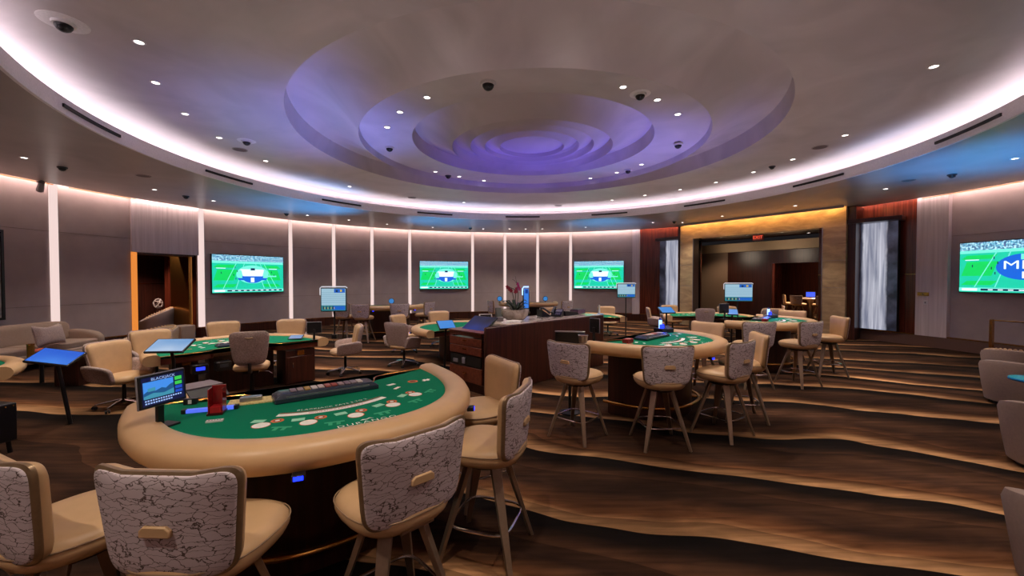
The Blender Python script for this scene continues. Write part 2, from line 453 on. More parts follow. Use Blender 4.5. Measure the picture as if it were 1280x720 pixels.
# walls
struct(arc_wall('wall_left', M['fabric_wall'], 250, 164.4, .3, 4.4))
struct(arc_wall('wall_left', M['pale_wood'], 164.4, 155.6, 2.63, 4.4, r=RW - .05, th=.2))
struct(arc_wall('wall_back', M['fabric_wall'], 155.6, 63.4, .3, 4.4))
struct(arc_wall('wall_right', M['fabric_wall'], 12.6, -110, .3, 4.4))
def seg_wood(name, a0, a1, m, z0=0, z1=4.4, r=RW): return struct(arc_wall(name, m, a0, a1, z0, z1, r=r))
seg_wood('wall_back', 62.2, 50.0, M['wood_red'], .3)
seg_wood('wall_right', 29.0, 15.8, M['wood_red'], .3)
struct(arc_wall('trim_3', M['pale_wood'], 63.6, 62.0, .3, 4.4, r=RW - .12, th=.2))
struct(arc_wall('trim_4', M['pale_wood'], 15.9, 12.4, .3, 4.4, r=RW - .12, th=.2))
struct(arc_wall('trim_5', M['fabric_seam'], 155.6, 63.4, 1.22, 1.225, r=RW - .006, th=.01))
struct(arc_wall('trim_6', M['fabric_seam'], 155.6, 63.4, 3.10, 3.105, r=RW - .006, th=.01))
struct(arc_wall('trim_7', M['fabric_seam'], 210, 164.4, 1.22, 1.225, r=RW - .006, th=.01))
struct(arc_wall('trim_8', M['fabric_seam'], 210, 164.4, 3.00, 3.005, r=RW - .006, th=.01))
struct(arc_wall('trim_9', M['fabric_seam'], 12.4, -40, 3.0, 3.005, r=RW - .006, th=.01))
# light seam across the wood panels
struct(arc_wall('trim_10', M['brass'], 29.0, 15.9, 2.0, 2.012, r=RW - .012, th=.02))
# baseboards: wood with a brass line
for nm, a0, a1 in (('baseboard_left', 250, 164.4), ('baseboard_back', 155.6, 48), ('baseboard_right', 30, -110)):
    struct(arc_wall(nm, M['wood'] if nm != 'baseboard_right' else plain('taupe_baseboard', (112, 84, 72), .4), a0, a1, 0, .30, r=RW - .10, th=.25))
    struct(arc_wall(nm, M['brass'], a0, a1, .30, .325, r=RW - .11, th=.12))

# vertical light strips in the wall
def strip(a, label, z0=.33, w=.8):
    o = arc_wall('wall_light_strip', M['strip'], a - w / 2, a + w / 2, z0, 4.34, r=RW - .03, th=.035, step=.2)
    tag(o, label, 'wall light', 'vertical light strips in the wall')
strip(172.7, 'vertical glowing strip in the wall behind the beige sofa', w=.8)
strip(155.2, 'vertical glowing strip right beside the dark doorway', w=.9)
names = ['just right of the left television', 'second to the right of the left television', 'above the wall gaming table, left of the middle television', 'left edge strip beside the middle television',
         'just right of the middle television', 'between the televisions, rising behind the blue round display', 'rising behind the orchid flowers', 'just left of the right-hand back television']
for a, nme in zip([140.6, 132.4, 124.5, 116.2, 101.5, 93.7, 85.8, 77.9], names):
    strip(a, 'slim vertical glowing wall strip ' + nme, w=.62)

# amber-lit door jambs and doorway into the wood lobby on the left
struct(arc_wall('door_1', M['amber'], 164.4, 163.8, .0, 2.63, r=RW - .05, th=.3))
struct(arc_wall('trim_11', M['wood_dark'], 164.4, 156.0, 2.58, 2.66, r=RW, th=.6))
T1 = Matrix.Translation(pol(RW, 160)) @ Matrix.Rotation(R(160) - PI / 2, 4, 'Z')     # +Y goes outward through the door
mb = MB(T1); mb.box((0, 2.6, 1.6), (4.4, .1, 3.2)); struct(mb.build('wall_lobby', M['wood_dark'], bevel=.002))
mb = MB(T1); mb.box((.0, 2.53, 1.72), (4.2, .012, .012)); struct(mb.build('trim_12', M['brass']))
mb = MB(T1); mb.box((1.6, 1.9, 1.6), (1.0, .25, 3.2)); struct(mb.build('wall_lobby', M['wood_red'], bevel=.002))
mb = MB(T1); mb.box((-2.1, 1.4, 1.6), (.1, 2.6, 3.2)); mb.box((2.1, 1.4, 1.6), (.1, 2.6, 3.2)); struct(mb.build('wall_lobby', M['wood_dark']))
mb = MB(T1); mb.box((0, 1.4, 3.2), (4.4, 2.8, .1)); struct(mb.build('ceiling', M['wood_dark']))
mb = MB(T1); mb.box((.735, .55, 1.3), (.10, .9, 2.6)); struct(mb.build('trim_13', M['brass'], bevel=.003))

# marble portal on the right
A = Vector((6.98, 16.95, 0)); ta = math.atan2(-4.45, 3.22)
TP = Matrix.Translation(A) @ Matrix.Rotation(ta, 4, 'Z')       # local x along the portal, local +y outward
PLEN = 5.5
mb = MB(TP)
mb.box((.28, .2, 2.05), (.56, .4, 4.1)); mb.box((5.2, .2, 2.05), (.6, .4, 4.1)); mb.box((2.73, .2, 3.80), (4.34, .4, .6))
struct(mb.build('wall_portal', M['marble']))
mb = MB(TP); mb.box((-.1, .9, 2.05), (.2, 1.5, 4.1)); mb.box((5.6, .9, 2.05), (.2, 1.5, 4.1)); struct(mb.build('wall_portal', M['wood']))
mb = MB(TP); mb.box((2.73, 1.3, 3.62), (8.0, 2.4, .12)); struct(mb.build('ceiling', M['wood_dark']))
mb = MB(TP); mb.box((2.73, 2.45, 3.22), (8.0, .25, .36)); struct(mb.build('trim_14', plain('cream_bulkhead', (178, 154, 124), .6)))
mb = MB(TP); mb.box((-.95, 2.6, 1.6), (3.3, .12, 3.2)); struct(mb.build('wall_portal', plain('greige_panel', (128, 108, 90), .5)))
mb = MB(TP); mb.box((-.0, .75, 1.75), (.9, .06, 3.5), R(60)); struct(mb.build('window_1', M['glass']))
mb = MB(TP); mb.box((1.58, 2.6, 1.7), (1.76, .14, 3.4)); mb.box((3.45, 2.6, 2.96), (2.1, .14, .9)); mb.box((6.2, 2.6, 1.7), (3.2, .14, 3.4)); struct(mb.build('wall_portal', M['wood_dark']))
mb = MB(TP); mb.box((2.5, 2.9, 1.25), (.10, .7, 2.5)); mb.box((4.55, 2.9, 1.25), (.10, .7, 2.5)); struct(mb.build('wall_portal', M['wood_red']))
mb = MB(TP); mb.box((3.5, 11.0, 1.6), (9, .12, 3.2)); struct(mb.build('wall_hall', M['wood']))
mb = MB(TP); mb.box((-1.0, 7, 1.6), (.12, 8, 3.2)); mb.box((8, 7, 1.6), (.12, 8, 3.2)); struct(mb.build('wall_hall', M['wood_dark']))
mb = MB(TP); mb.box((3.5, 7, 3.2), (9, 9, .1)); struct(mb.build('ceiling', M['wood_dark']))
mb = MB(TP); mb.box((4.90, .2, 1.75), (.025, .42, 3.5)); mb.box((.56, .2, 1.75), (.02, .42, 3.5)); struct(mb.build('trim_15', M['steel']))
for k in (1.6, 2.45): 
    mb = MB(TP); mb.box((5.2, -.004, k), (.6, .012, .008)); mb.box((.28, -.004, k), (.56, .012, .008)); struct(mb.build('trim_16', M['steel']))
# warm light slot above the marble
mb = MB(TP); mb.box((2.75, -.16, 4.088), (5.4, .05, .016)); tag(mb.build('portal_slot_light', glow('portal_led', (255, 190, 110), 30)), 'warm light line washing the top of the travertine portal', 'slot light')
mb = MB(TP); mb.box((2.75, -.215, 4.065), (5.5, .02, .07)); struct(mb.build('trim_17', M['soffit']))  # strip added to hide the light bar from the camera
for i, (x_, y_) in enumerate(((1.2, .9), (2.2, .9), (3.4, .9), (3.9, 1.9))):
    t = thing('downlight', 'small recessed downlight in the dark ceiling inside the portal, %s from the left' % ['first', 'second', 'third', 'fourth'][i], 'downlight', tuple(TP @ Vector((x_, y_, 3.56))), 0, 'downlights inside the portal')
    MB().lathe([(.001, -.004), (.05, -.004), (.05, .004), (.001, .004)], 18, caps=False).build('lens', glow('lamp_small', (255, 236, 220), 4), t)
    MB().lathe([(.05, .004), (.05, -.008), (.066, -.006), (.066, .004)], 18, caps=False).build('trim_ring', M['steel'], t)
# exit sign
g = thing('exit_sign', 'red lit exit sign hanging at the head of the travertine portal', 'exit sign', tuple(TP @ Vector((2.95, .12, 3.36))), ta)
MB().box((0, 0, 0), (.36, .05, .2)).build('housing', plain('exit_housing', (150, 60, 50), .4), g, bevel=.006)
mb = MB(); add_text(mb, 'EXIT', .16, lambda x, y: (x, -.028, y), 0); mb.build('lettering', glow('exit_red', (255, 90, 60), 1.4), g)
MB().box((0, 0, .14), (.02, .02, .1)).build('bracket', M['steel'], g)

# ---------------------------------------------------------------- lamps
def spot(name, loc, watts, col, size=95, blend=.7, rot=None, rad=.05, parent=None):
    d = bpy.data.lights.new(name, 'SPOT'); d.energy = watts; d.color = col; d.spot_size = R(size); d.spot_blend = blend; d.shadow_soft_size = rad
    o = bpy.data.objects.new(name, d); C.objects.link(o); o.location = loc
    if rot: o.rotation_euler = rot
    if parent: o.parent = parent
    return o
WARM = (1.0, .84, .69)
trim_m = M['white']
def downlight(x, y, z, label, group, watts, size=95):
    t = thing('downlight', label, 'downlight', (x, y, z), 0, group)
    o = MB().lathe([(.045, .012), (.045, -.008), (.062, -.008), (.065, .0), (.065, .012)], 20, caps=False); o.build('trim_ring', trim_m, t)
    MB().lathe([(.001, -.002), (.046, -.002), (.046, .01), (.001, .01)], 20, caps=False).build('lens', M['lamp'], t)
    spot('downlight_lamp', (0, 0, -.02), watts, WARM, size, parent=t)
main = [(-4.23, 4.68), (-4.87, 5.63), (-5.31, 6.68), (-5.55, 7.79), (-5.58, 9.3), (-4.69, 11.83), (-1.67, 14.25), (5.33, 5.21), (6.21, 7.66), (6.28, 9.18), (6.04, 10.26), (5.64, 11.34), (5.02, 12.24), (4.23, 13.05), (3.38, 13.83)]
ring = [(-1.27, 6.15), (-1.82, 6.68), (-2.23, 7.34), (1.57, 5.82), (2.2, 6.23), (2.73, 6.77), (-1.93, 10.33), (-1.39, 10.81), (-.77, 11.25), (2.1, 10.99), (2.66, 10.41), (3.06, 9.69)]
soff = [(-9.01, 7.58), (-8.94, 10.25), (-8.52, 11.69), (-7.14, 14.28), (-6.15, 15.42), (-5.04, 16.52), (-3.39, 17.51), (-1.27, 18.06), (-.11, 18.06), (.6, 18.06), (1.34, 18.06), (3.15, 17.51), (5.53, 16.06), (6.69, 16.06), (7.43, 14.46), (8.6, 12.44), (9.26, 10.16), (9.35, 7.63)]
ORD = ['first', 'second', 'third', 'fourth', 'fifth', 'sixth', 'seventh', 'eighth', 'ninth', 'tenth', 'eleventh', 'twelfth', 'thirteenth', 'fourteenth', 'fifteenth', 'sixteenth', 'seventeenth', 'eighteenth']
def by_screen(l): return sorted(l, key=lambda p: p[0] / p[1])
for i, (x, y) in enumerate(by_screen(main)):
    downlight(x, y, 4.54, 'lit round downlight around the dome, %s from the left inside the glowing fascia' % ORD[i], 'downlights around the dome', W_MAIN)
for i, (x, y) in enumerate(by_screen(ring)):
    downlight(x, y, zc + .03, 'lit round downlight on the flat ring of the dome, %s from the left' % ORD[i], 'downlights on the dome ring', W_RING)
for i, (x, y) in enumerate(by_screen(soff)):
    downlight(x, y, 4.10, 'lit round downlight in the lower outer soffit, %s from the left' % ORD[i], 'downlights in the outer soffit', W_SOFF)
for x, y in ((-2.2, .2), (-.4, 1.4), (3.5, -.6), (5.8, 2.0), (-5.6, 2.0), (.8, -1.6), (1.9, 2.2)):       # the same rows carry on overhead, outside the frame
    t = thing('downlight', 'round downlight of the rows overhead, outside the picture', 'downlight', (x, y, 4.54 if math.hypot(x - CX, y - CY) < 7 else 4.1), 0, 'downlights overhead')
    MB().lathe([(.001, -.002), (.046, -.002), (.046, .01), (.001, .01)], 20, caps=False).build('lens', M['lamp'], t)
    spot('downlight_lamp', (0, 0, -.02), 185, WARM, 110, parent=t)
# purple and blue tint washing the dome and the soffit (added spots without fittings)
def colour_up(name, loc, target, watts, col, size=60):
    d = Vector(target) - Vector(loc)
    o = spot(name, loc, watts, col, size, 1.0, rad=.35); o.rotation_euler = d.to_track_quat('-Z', 'Y').to_euler()
colour_up('blue_wash', (-5.2, 13.4, 1.3), (-6.3, 12.6, 4.1), 900, (.03, .40, 1), 75)
colour_up('blue_wash', (-4.2, 14.6, 1.3), (-2.5, 15.9, 4.1), 800, (.03, .40, 1), 70)
colour_up('blue_wash', (3.0, 14.8, 1.3), (3.6, 16.4, 4.1), 650, (.03, .40, 1), 70)
colour_up('blue_wash', (8.6, 7.4, 1.0), (9.0, 7.6, 4.1), 800, (.03, .36, 1), 80)
colour_up('purple_wash', (.6, 7.6, 1.2), (.2, 10.2, 4.6), 560, (.16, .12, 1), 80)
colour_up('purple_wash', (2.8, 8.2, 1.2), (2.6, 8.6, 4.6), 420, (.26, .24, 1), 80)
colour_up('purple_wash', (-2.4, 7.6, 1.2), (-3.4, 7.4, 4.6), 460, (.18, .26, 1), 80)
for k in range(7):  # warm fill spots added to lift the ceiling, no fittings
    an = R(25 + 360 / 7 * k); rr = 4.4
    x_, y_ = CX + rr * math.cos(an), CY + rr * math.sin(an)
    colour_up('ceiling_fill', (x_, y_, 1.25), (CX + rr * 1.1 * math.cos(an), CY + rr * 1.1 * math.sin(an), 4.5), 62, (1, .83, .78), 150)
for k in range(9):  # more added fill, aimed up at the soffit, no fittings
    an = R(-20 + 28 * k)
    colour_up('soffit_fill', (CX + 9.3 * math.cos(an), CY + 9.3 * math.sin(an), 1.2), (CX + 9.2 * math.cos(an), CY + 9.2 * math.sin(an), 4.5), 26, (1, .82, .76), 130)
# unseen fill spots added to brighten the lobby and the hall
spot('lobby_fill', tuple(T1 @ Vector((.3, .8, 3.1))), 420, (1, .72, .55), 120)
for q in ((2.7, 1.3, 3.5), (.6, 1.4, 3.5)): spot('hall_fill', tuple(TP @ Vector(q)), 130, (1, .72, .5), 120)
spot('hall_fill', tuple(TP @ Vector((3.0, 6.8, 3.1))), 1100, (1, .75, .55), 130)
for q in (1.0, 3.0): colour_up('hall_fill', tuple(TP @ Vector((q, 1.0, 2.9))), tuple(TP @ Vector((q + .3, 2.5, 3.2))), 30, (1, .8, .6), 110)
colour_up('hall_fill', tuple(TP @ Vector((3.2, 6.0, 3.0))), tuple(TP @ Vector((3.4, 11, 1.6))), 420, (1, .62, .42), 90)

# ---------------------------------------------------------------- ceiling fittings
def slot_diffuser(a, label):
    t = tag(arc_wall('air_slot', M['black_soft'], a - 5.2, a + 5.2, 4.19, 4.235, r=7.035, th=.03, step=.6), label, 'air vent', 'slot diffusers in the fascia')
cs = [-162, 170.5, 143, 116.6, 90, 64, 38, 11.8, -15.2]
lab = ['first from the left', 'second from the left', 'third from the left', 'fourth from the left', 'in the middle, straight ahead', 'fourth from the right', 'third from the right', 'second from the right', 'first from the right']
for a, l in zip(cs, lab): slot_diffuser(a, 'long black slot vent in the white curved fascia, ' + l)
def dome_camera(x, y, z, label, s=1.0, plate=0.):
    t = thing('dome_camera', label, 'security camera', (x, y, z), 0, 'ceiling security cameras')
    if plate: MB().lathe([(.001, -.006), (plate, -.004), (plate + .005, .01), (.001, .01)], 32, caps=False).build('cover_plate', M['fascia'], t)
    MB().lathe([(.001, .005), (.088 * s, .005), (.09 * s, -.012), (.084 * s, -.03 * s), (.001, -.03 * s)], 28, caps=False).build('housing', M['white'] if s > .9 else M['darkgrey'], t)
    MB().lathe([(.068 * s, -.02 * s), (.066 * s, -.045 * s), (.05 * s, -.072 * s), (.025 * s, -.088 * s), (.001, -.092 * s)], 24, caps=False).build('dome_glass', M['black'], t)
    MB().ball((.02 * s, -.045 * s, -.066 * s), .016 * s, 0, 10, 6).build('lens', M['darkgrey'], t)
dome_camera(-.33, 5.7, zc + .03, 'largest dark dome camera, at the near edge of the flat dome ring', 1.2)
dome_camera(1.88, 6.04, zc + .03, 'dome camera on a round white plate between two downlights of the dome ring', 1, .15)
dome_camera(3.3, 8.16, zc - .0, 'dome camera at the right side of the flat dome ring', 1)
dome_camera(-2.52, 8.45, zc + .03, 'dome camera at the left side of the flat dome ring', 1)
dome_camera(-1.67, 10.73, zc + .03, 'small dome camera between the two left far downlights of the dome ring', .9)
dome_camera(2.88, 10.18, zc + .03, 'dome camera between the two right far downlights of the dome ring', 1)
dome_camera(-4.7, 4.33, 4.54, 'dome camera on a wide round plate at the top left of the picture', 1.1, .2)
dome_camera(-5.15, 7.97, 4.54, 'dome camera on a plate left of the dome, near the round speaker grille', 1, .16)
dome_camera(6.18, 9.75, 4.54, 'small dome camera right of the dome near the bright cove', .8)
for x, y, l in ((-9.01, 8.22, 'dark dome camera low on the soffit at the far left'), (-7.68, 13.94, 'black dome camera on the soffit above the left television'), (-1.81, 17.78, 'black dome camera on the soffit above the middle television'),
                (6.29, 15.84, 'black dome camera on the soffit in front of the travertine portal'), (9.42, 8.78, 'dark dome camera on the soffit at the right'), (-8.78, 11.03, 'dark dome camera on the soffit above the doorway')):
    dome_camera(x, y, 4.1, l, .88)
def speaker(x, y, z, label):
    t = thing('ceiling_speaker', label, 'speaker', (x, y, z), 0, 'round ceiling speakers')
    MB().lathe([(.001, -.004), (.125, -.004), (.13, .006), (.001, .006)], 28, caps=False).build('grille', plain('speaker_grille', (112, 98, 100), .7), t)
    MB().lathe([(.125, .006), (.125, -.009), (.14, -.009), (.142, .006)], 28, caps=False).build('rim', M['soffit'], t)
speaker(-5.63, 8.5, 4.54, 'round flush speaker grille left of the dome')
speaker(6.26, 8.35, 4.54, 'round flush speaker grille right of the dome')
speaker(-3.28, 13.43, 4.54, 'round flush speaker grille beyond the dome, on the left')
speaker(1.68, 14.87, 4.54, 'round flush speaker grille beyond the dome, on the right')
speaker(-8.0, 8.9, 4.10, 'round flush speaker grille in the left soffit')
speaker(9.0, 9.3, 4.10, 'round flush speaker grille in the right soffit')
t = thing('track_spotlight', 'small grey spotlight clamped under the soffit at the far left', 'spotlight', (-10.75, 9.35, 4.1))
MB().box((0, 0, -.03), (.1, .1, .04)).build('base', M['grey'], t, bevel=.01)
MB().tube([(0, 0, -.04), (.02, -.02, -.12)], .012).build('arm', M['grey'], t)
MB().tube([(.14, -.1, -.05), (-.09, .06, -.2)], [.05, .065], 14).build('head', M['grey'], t)
for x, y, l in ((-10.2, 9.0, 'flat square access hatch in the left soffit'), (-10.0, 8.2, 'flat rectangular hatch in the left soffit nearest the wall')):
    pass
for a, z, l in ((15.0, 1.45, 'small brass wall plate on the pale pilaster at right'), (14.7, 1.22, 'small white switch plate below the brass plate at right')):
    T = Matrix.Translation(pol(RW - .13, a, z)) @ Matrix.Rotation(R(a) - PI / 2, 4, 'Z')
    br = 'brass' in l.split('below')[0]
    t = thing('wall_plate', l, 'switch', (0, 0, 0)); t.matrix_world = T
    MB().box((0, 0, 0), (.26 if br else .09, .02, .1 if br else .12)).build('plate', M['brass'] if br else M['white'], t, bevel=.006)
    MB().box((0, -.012, 0), (.03, .012, .05)).build('switch_lever', M['bronze'] if br else M['grey'], t, bevel=.003)

# ================================================================ TELEVISIONS
TVM = [M['frame_black'], glow('tv_green', (10, 214, 96), TV_E), glow('tv_teal', (24, 206, 170), TV_E), glow('tv_line', (120, 240, 220), TV_E),
       glow('tv_white', (225, 245, 255), 1.3), glow('tv_blue', (20, 100, 220), TV_E), glow('tv_crowd', (40, 150, 190), TV_E), glow('tv_navy', (10, 40, 90), .8)]
def crowd_mat():
    m, nt, b = newmat('tv_crowd_speckle'); N = nt.nodes; L = nt.links
    tc = N.new('ShaderNodeTexCoord'); mp = N.new('ShaderNodeMapping'); mp.inputs['Scale'].default_value = (14, 1, 14)
    v = N.new('ShaderNodeTexNoise'); v.inputs['Scale'].default_value = 1.6; v.inputs['Detail'].default_value = 3
    L.new(tc.outputs['Object'], mp.inputs[0]); L.new(mp.outputs[0], v.inputs['Vector'])
    r = N.new('ShaderNodeValToRGB'); r.color_ramp.elements[0].position = .42; r.color_ramp.elements[0].color = lin((12, 60, 120)); r.color_ramp.elements[1].position = .6; r.color_ramp.elements[1].color = lin((190, 240, 255))
    e = r.color_ramp.elements.new(.5); e.color = lin((40, 170, 200))
    L.new(v.outputs['Fac'], r.inputs[0]); L.new(r.outputs[0], b.inputs['Emission Color']); b.inputs['Emission Strength'].default_value = TV_E
    return m
TVM[6] = crowd_mat()
def television(a, zc_, wd, ht, label, r=RW - .12, logo=False):
    T = Matrix.Translation(pol(r, a, zc_)) @ Matrix.Rotation(R(a) - PI / 2, 4, 'Z')     # screen faces local -Y
    t = thing('television', label, 'television', group='wall televisions'); t.matrix_world = T
    MB().box((0, .03, 0), (wd, .05, ht)).build('body', M['frame_black'], t, bevel=.006)
    MB().box((0, .085, 0), (wd * .4, .07, ht * .5)).build('wall_mount', M['black'], t)
    mb = MB(); W, H = wd / 2 - .02, ht / 2 - .02
    lay = [0]
    def q(x0, x1, z0, z1, mi, skew=0):
        y = -.001 - lay[0]; lay[0] += .00015
        mb.poly([(x0 * W, y, z0 * H), (x1 * W, y, z0 * H), ((x1 + skew) * W, y, z1 * H), ((x0 + skew) * W, y, z1 * H)], mi)
    q(-1, 1, -1, 1, 2)
    q(-1, 1, .68, 1, 6); q(-1, 1, .56, .68, 3)
    for z0, z1 in ((.32, .48), (-.35, .22), (-.72, -.55)):
        q(-.97, -.45, z0, z1, 1, .1); q(.45, .92, z0, z1, 1, -.1)
    for x in (-.72, -.38, .42, .62, .8):
        q(x - .02, x, -.8, .56, 3, .35 * -x + (.1 if x < 0 else -.1))
    q(-.9, -.66, .28, .31, 4); q(.55, .8, .28, .31, 4)
    q(.3, .78, -.16, -.08, 3); 
    def ell(cx, cz, rx, rz, mi):
        y = -.001 - lay[0]; lay[0] += .00015
        mb.poly([((cx + rx * math.cos(k * PI / 16)) * W, y, (cz + rz * math.sin(k * PI / 16)) * H) for k in range(32)], mi)
    ell(.08, -.02, .46, .50, 3 if not logo else 5)
    ell(.08, -.16, .30, .34, 5)
    mb.poly([(x * W, -.001 - lay[0], z * H) for x, z in ((-.24, .20), (.40, .20), (.36, -.12), (-.20, -.12))], 4 if not logo else 5); lay[0] += .0003
    q(.0, .14, .25, .46, 3); q(.02, .12, -.45, -.2, 4)
    yy = -.0015 - lay[0]; lay[0] += .0003
    if logo: add_text(mb, 'MNF', ht * .22, lambda x, z: (x * 1.5 + .08 * W, yy, z + .04 * H), 4)
    else:
        q(-.30, -.02, .20, .26, 4, .05); q(.16, .42, .20, .26, 4, -.05); q(.02, .14, .20, .32, 7)
        q(-.3, -.1, -.34, -.22, 5, -.06); q(.26, .46, -.34, -.22, 5, .06)
    for dx, dz in ((-.42, .3), (-.36, .1), (-.46, -.1), (-.4, -.3), (-.78, .0), (.62, .05), (.7, -.1)):
        q(dx, dx + .018, dz, dz + .1, 7)
    q(-1, 1, -1, -.82, 3); q(-1, 1, -1, -.96, 2); q(-.95, -.68, -.95, -.85, 4); q(-.62, .95, -.94, -.86, 7)
    for k in range(9): q(-.5 + k * .16, -.42 + k * .16, -.92, -.88, 4)
    mb.build('screen', TVM, t, recalc=False)
    return t
television(147.9, 2.05, 2.36, 1.32, 'wide wall television showing a football field, on the left near the doorway')
television(108.3, 2.07, 2.30, 1.32, 'wall television showing football, middle of the curved back wall')
television(71.3, 2.08, 2.32, 1.32, 'wall television showing football, back wall right above the phones')
television(5.35, 2.16, 2.42, 1.28, 'wall television with blue MNF logo, cut by the right edge of the picture', logo=True)

# waterfall light panels
def waterfall(a, w_, z0, z1, label, r=RW - .2):
    T = Matrix.Translation(pol(r, a, (z0 + z1) / 2)) @ Matrix.Rotation(R(a) - PI / 2, 4, 'Z')
    t = thing('waterfall_panel', label, 'wall art', group='backlit waterfall panels'); t.matrix_world = T
    MB().box((0, .05, 0), (w_, .1, z1 - z0)).build('case', M['frame_black'], t, bevel=.006)
    mb = MB(); mb.box((0, -.004, 0), (w_ - .02, .008, z1 - z0 - .02)); mb.build('picture', M['waterfall'], t)
waterfall(20.8, 1.16, .34, 3.6, 'tall backlit waterfall picture on red wood, right of the travertine portal')
waterfall(54.6, 1.16, .34, 3.55, 'narrow-looking backlit waterfall picture on wood, left of the travertine portal')
# framed art at the far left
T = Matrix.Translation(pol(RW - .08, 181.5, 1.95)) @ Matrix.Rotation(R(181.5) - PI / 2, 4, 'Z')
t = thing('framed_picture', 'pale abstract picture in a black frame at the left edge of the picture', 'picture'); t.matrix_world = T
for s_ in (-1, 1):
    MB().box((s_ * .78, 0, 0), (.05, .06, 1.95)).build('frame_side', M['frame_black'], t)
    MB().box((0, 0, s_ * .95), (1.6, .06, .05)).build('frame_rail', M['frame_black'], t)
MB().box((0, .01, 0), (1.54, .03, 1.88)).build('canvas', marble_mat('abstract_canvas', (112, 112, 122), (206, 204, 206), 2, (1, 1, 1), .5), t)

# brass railing at the right
t = thing('brass_railing', 'low brass post railing by the wall under the right television', 'railing', (0, 0, 0))
p0 = Vector((10.25, 8.7, 0)); p1 = Vector((10.6, 7.6, 0)); p2 = Vector((10.9, 6.4, 0))
for p in (p0, p1, p2): MB().box((p.x, p.y, .5), (.09, .05, 1.0), R(20)).build('post', M['brass'], t, bevel=.004)
MB().tube([p0 + Vector((0, 0, .98)), p1 + Vector((0, 0, .98)), p2 + Vector((0, 0, .98))], .014).build('top_rail', M['brass'], t)
MB().tube([p0 + Vector((0, 0, .12)), p1 + Vector((0, 0, .12)), p2 + Vector((0, 0, .12))], .014).build('bottom_rail', M['brass'], t)

# ================================================================ BAR STOOLS
def make_stool(label):
    t = thing('bar_stool', label, 'bar stool', (0, 0, 0), 0, 'bar stools around the high tables')
    fn = lambda x, y, d: (x, y, .66 + d)
    shp = lambda x, y: (x * (1 - .10 * (y < 0) * min(1, abs(y) / .25)), y)
    mb = MB(); pad(mb, .265, .26, [(.12, .118), (.05, .114), (.018, .098), (.0, .07), (.0, .045), (.012, .02), (.03, .0), (.1, -.006)], 3.0, fn, shape=shp, seg=40); mb.build('seat', M['leather'], t, angle=60)
    mb = MB(); pts = [(x, y, .66 + .078) for x, y in se(.267, .262, 3.0, 40)]; mb.tube([(shp(x, y)[0], shp(x, y)[1], z) for x, y, z in pts], .0035, 6, closed=True); mb.build('piping', plain('leather_piping', (150, 124, 98), .5), t)
    # backrest: curved pad on a pale crackle-pattern outer panel
    def bk(x, z, d):     # d>0 towards the sitter
        y = -.245 + .62 * x * x - .10 * (z + .0) + d
        return (x, y, .915 + z)
    sh2 = lambda x, z: (x * (1 + .07 * z / .2 + .06 * (z / .2) ** 2 * (z > 0)), z + (.38 * x * x / .07 * .1) * (z > 0) * z / .2)
    mb = MB(); pad(mb, .268, .205, [(.06, .052), (.022, .047), (.006, .034), (.0, .014), (.0, .004), (.02, .003)], 6.5, bk, shape=sh2, seg=44); mb.build('backrest', M['leather'], t, angle=60)
    mb = MB(); pad(mb, .272, .209, [(.03, .004), (.0, .003), (.0, -.012), (.012, -.018), (.02, -.019)], 6.5, bk, shape=sh2, seg=44); mb.build('backrest_frame', M['bronze'], t, angle=60)
    mb = MB(); outs = []
    for ins, d in [(.006, -.014), (.007, -.0235), (.012, -.026), (.06, -.030), (.13, -.031)]:
        outs.append([bk(*sh2(x, y), d) for x, y in se(.268 - ins, .205 - ins, 6.5, 44)])
    outs += [[bk(*sh2(x * k, y * k), -.031) for x, y in se(.138, .075, 6.5, 44)] for k in (.6, .25, .05)]
    mb.loft(outs); mb.build('back_panel', M['crackle'], t, angle=60)
    # pull handle
    mb = MB(); hp = [(-.062, -.022), (.062, -.022), (.062, .006), (.045, .022), (-.045, .022), (-.062, .006)]
    mb.loft([[(x, -.262, .915 + z) for x, z in hp], [(x * .94, -.288, .914 + z * .92) for x, z in hp]]); mb.build('pull_handle', M['leather'], t, bevel=.004)
    # bracket from seat to back
    mb = MB(); mb.loft([[(-.1, -.14, .655), (.1, -.14, .655), (.1, -.14, .667), (-.1, -.14, .667)], [(-.09, -.235, .655), (.09, -.235, .655), (.09, -.225, .667), (-.09, -.225, .667)], [(-.07, -.232, .74), (.07, -.232, .74), (.07, -.220, .74), (-.07, -.220, .74)]])
    mb.build('back_bracket', M['leg_metal'], t, bevel=.004)
    mb = MB(); mb.lathe([(.001, .61), (.15, .612), (.16, .63), (.16, .654), (.001, .656)], 24, caps=False); mb.build('swivel_plate', M['black'], t)
    for sx, sy in ((1, 1), (1, -1), (-1, 1), (-1, -1)):
        d = Vector((sx, sy, 0)).normalized(); nrm = Vector((-d.y, d.x, 0))
        top = d * .13 + Vector((0, 0, .63)); bot = d * .35
        mb = MB(); rg = []
        for c, wd, th in ((top, .035, .017), (bot, .017, .012)):
            rg.append([tuple(c + nrm * wd * a + d * th * b_) for a, b_ in ((1, 1), (-1, 1), (-1, -1), (1, -1))])
        mb.loft(rg); mb.build('leg', M['leg_metal'], t, bevel=.003)
    q = [(.265 * math.copysign(abs(math.cos(a)) ** .42, math.cos(a)), .265 * math.copysign(abs(math.sin(a)) ** .42, math.sin(a))) for a in [2 * PI * (k + .5) / 32 for k in range(32)]]
    rr = .78
    mb = MB(); mb.tube([(x * rr, y * rr, .235) for x, y in q], .0095, 8, closed=True); mb.build('foot_ring', M['chrome'], t)
    return t
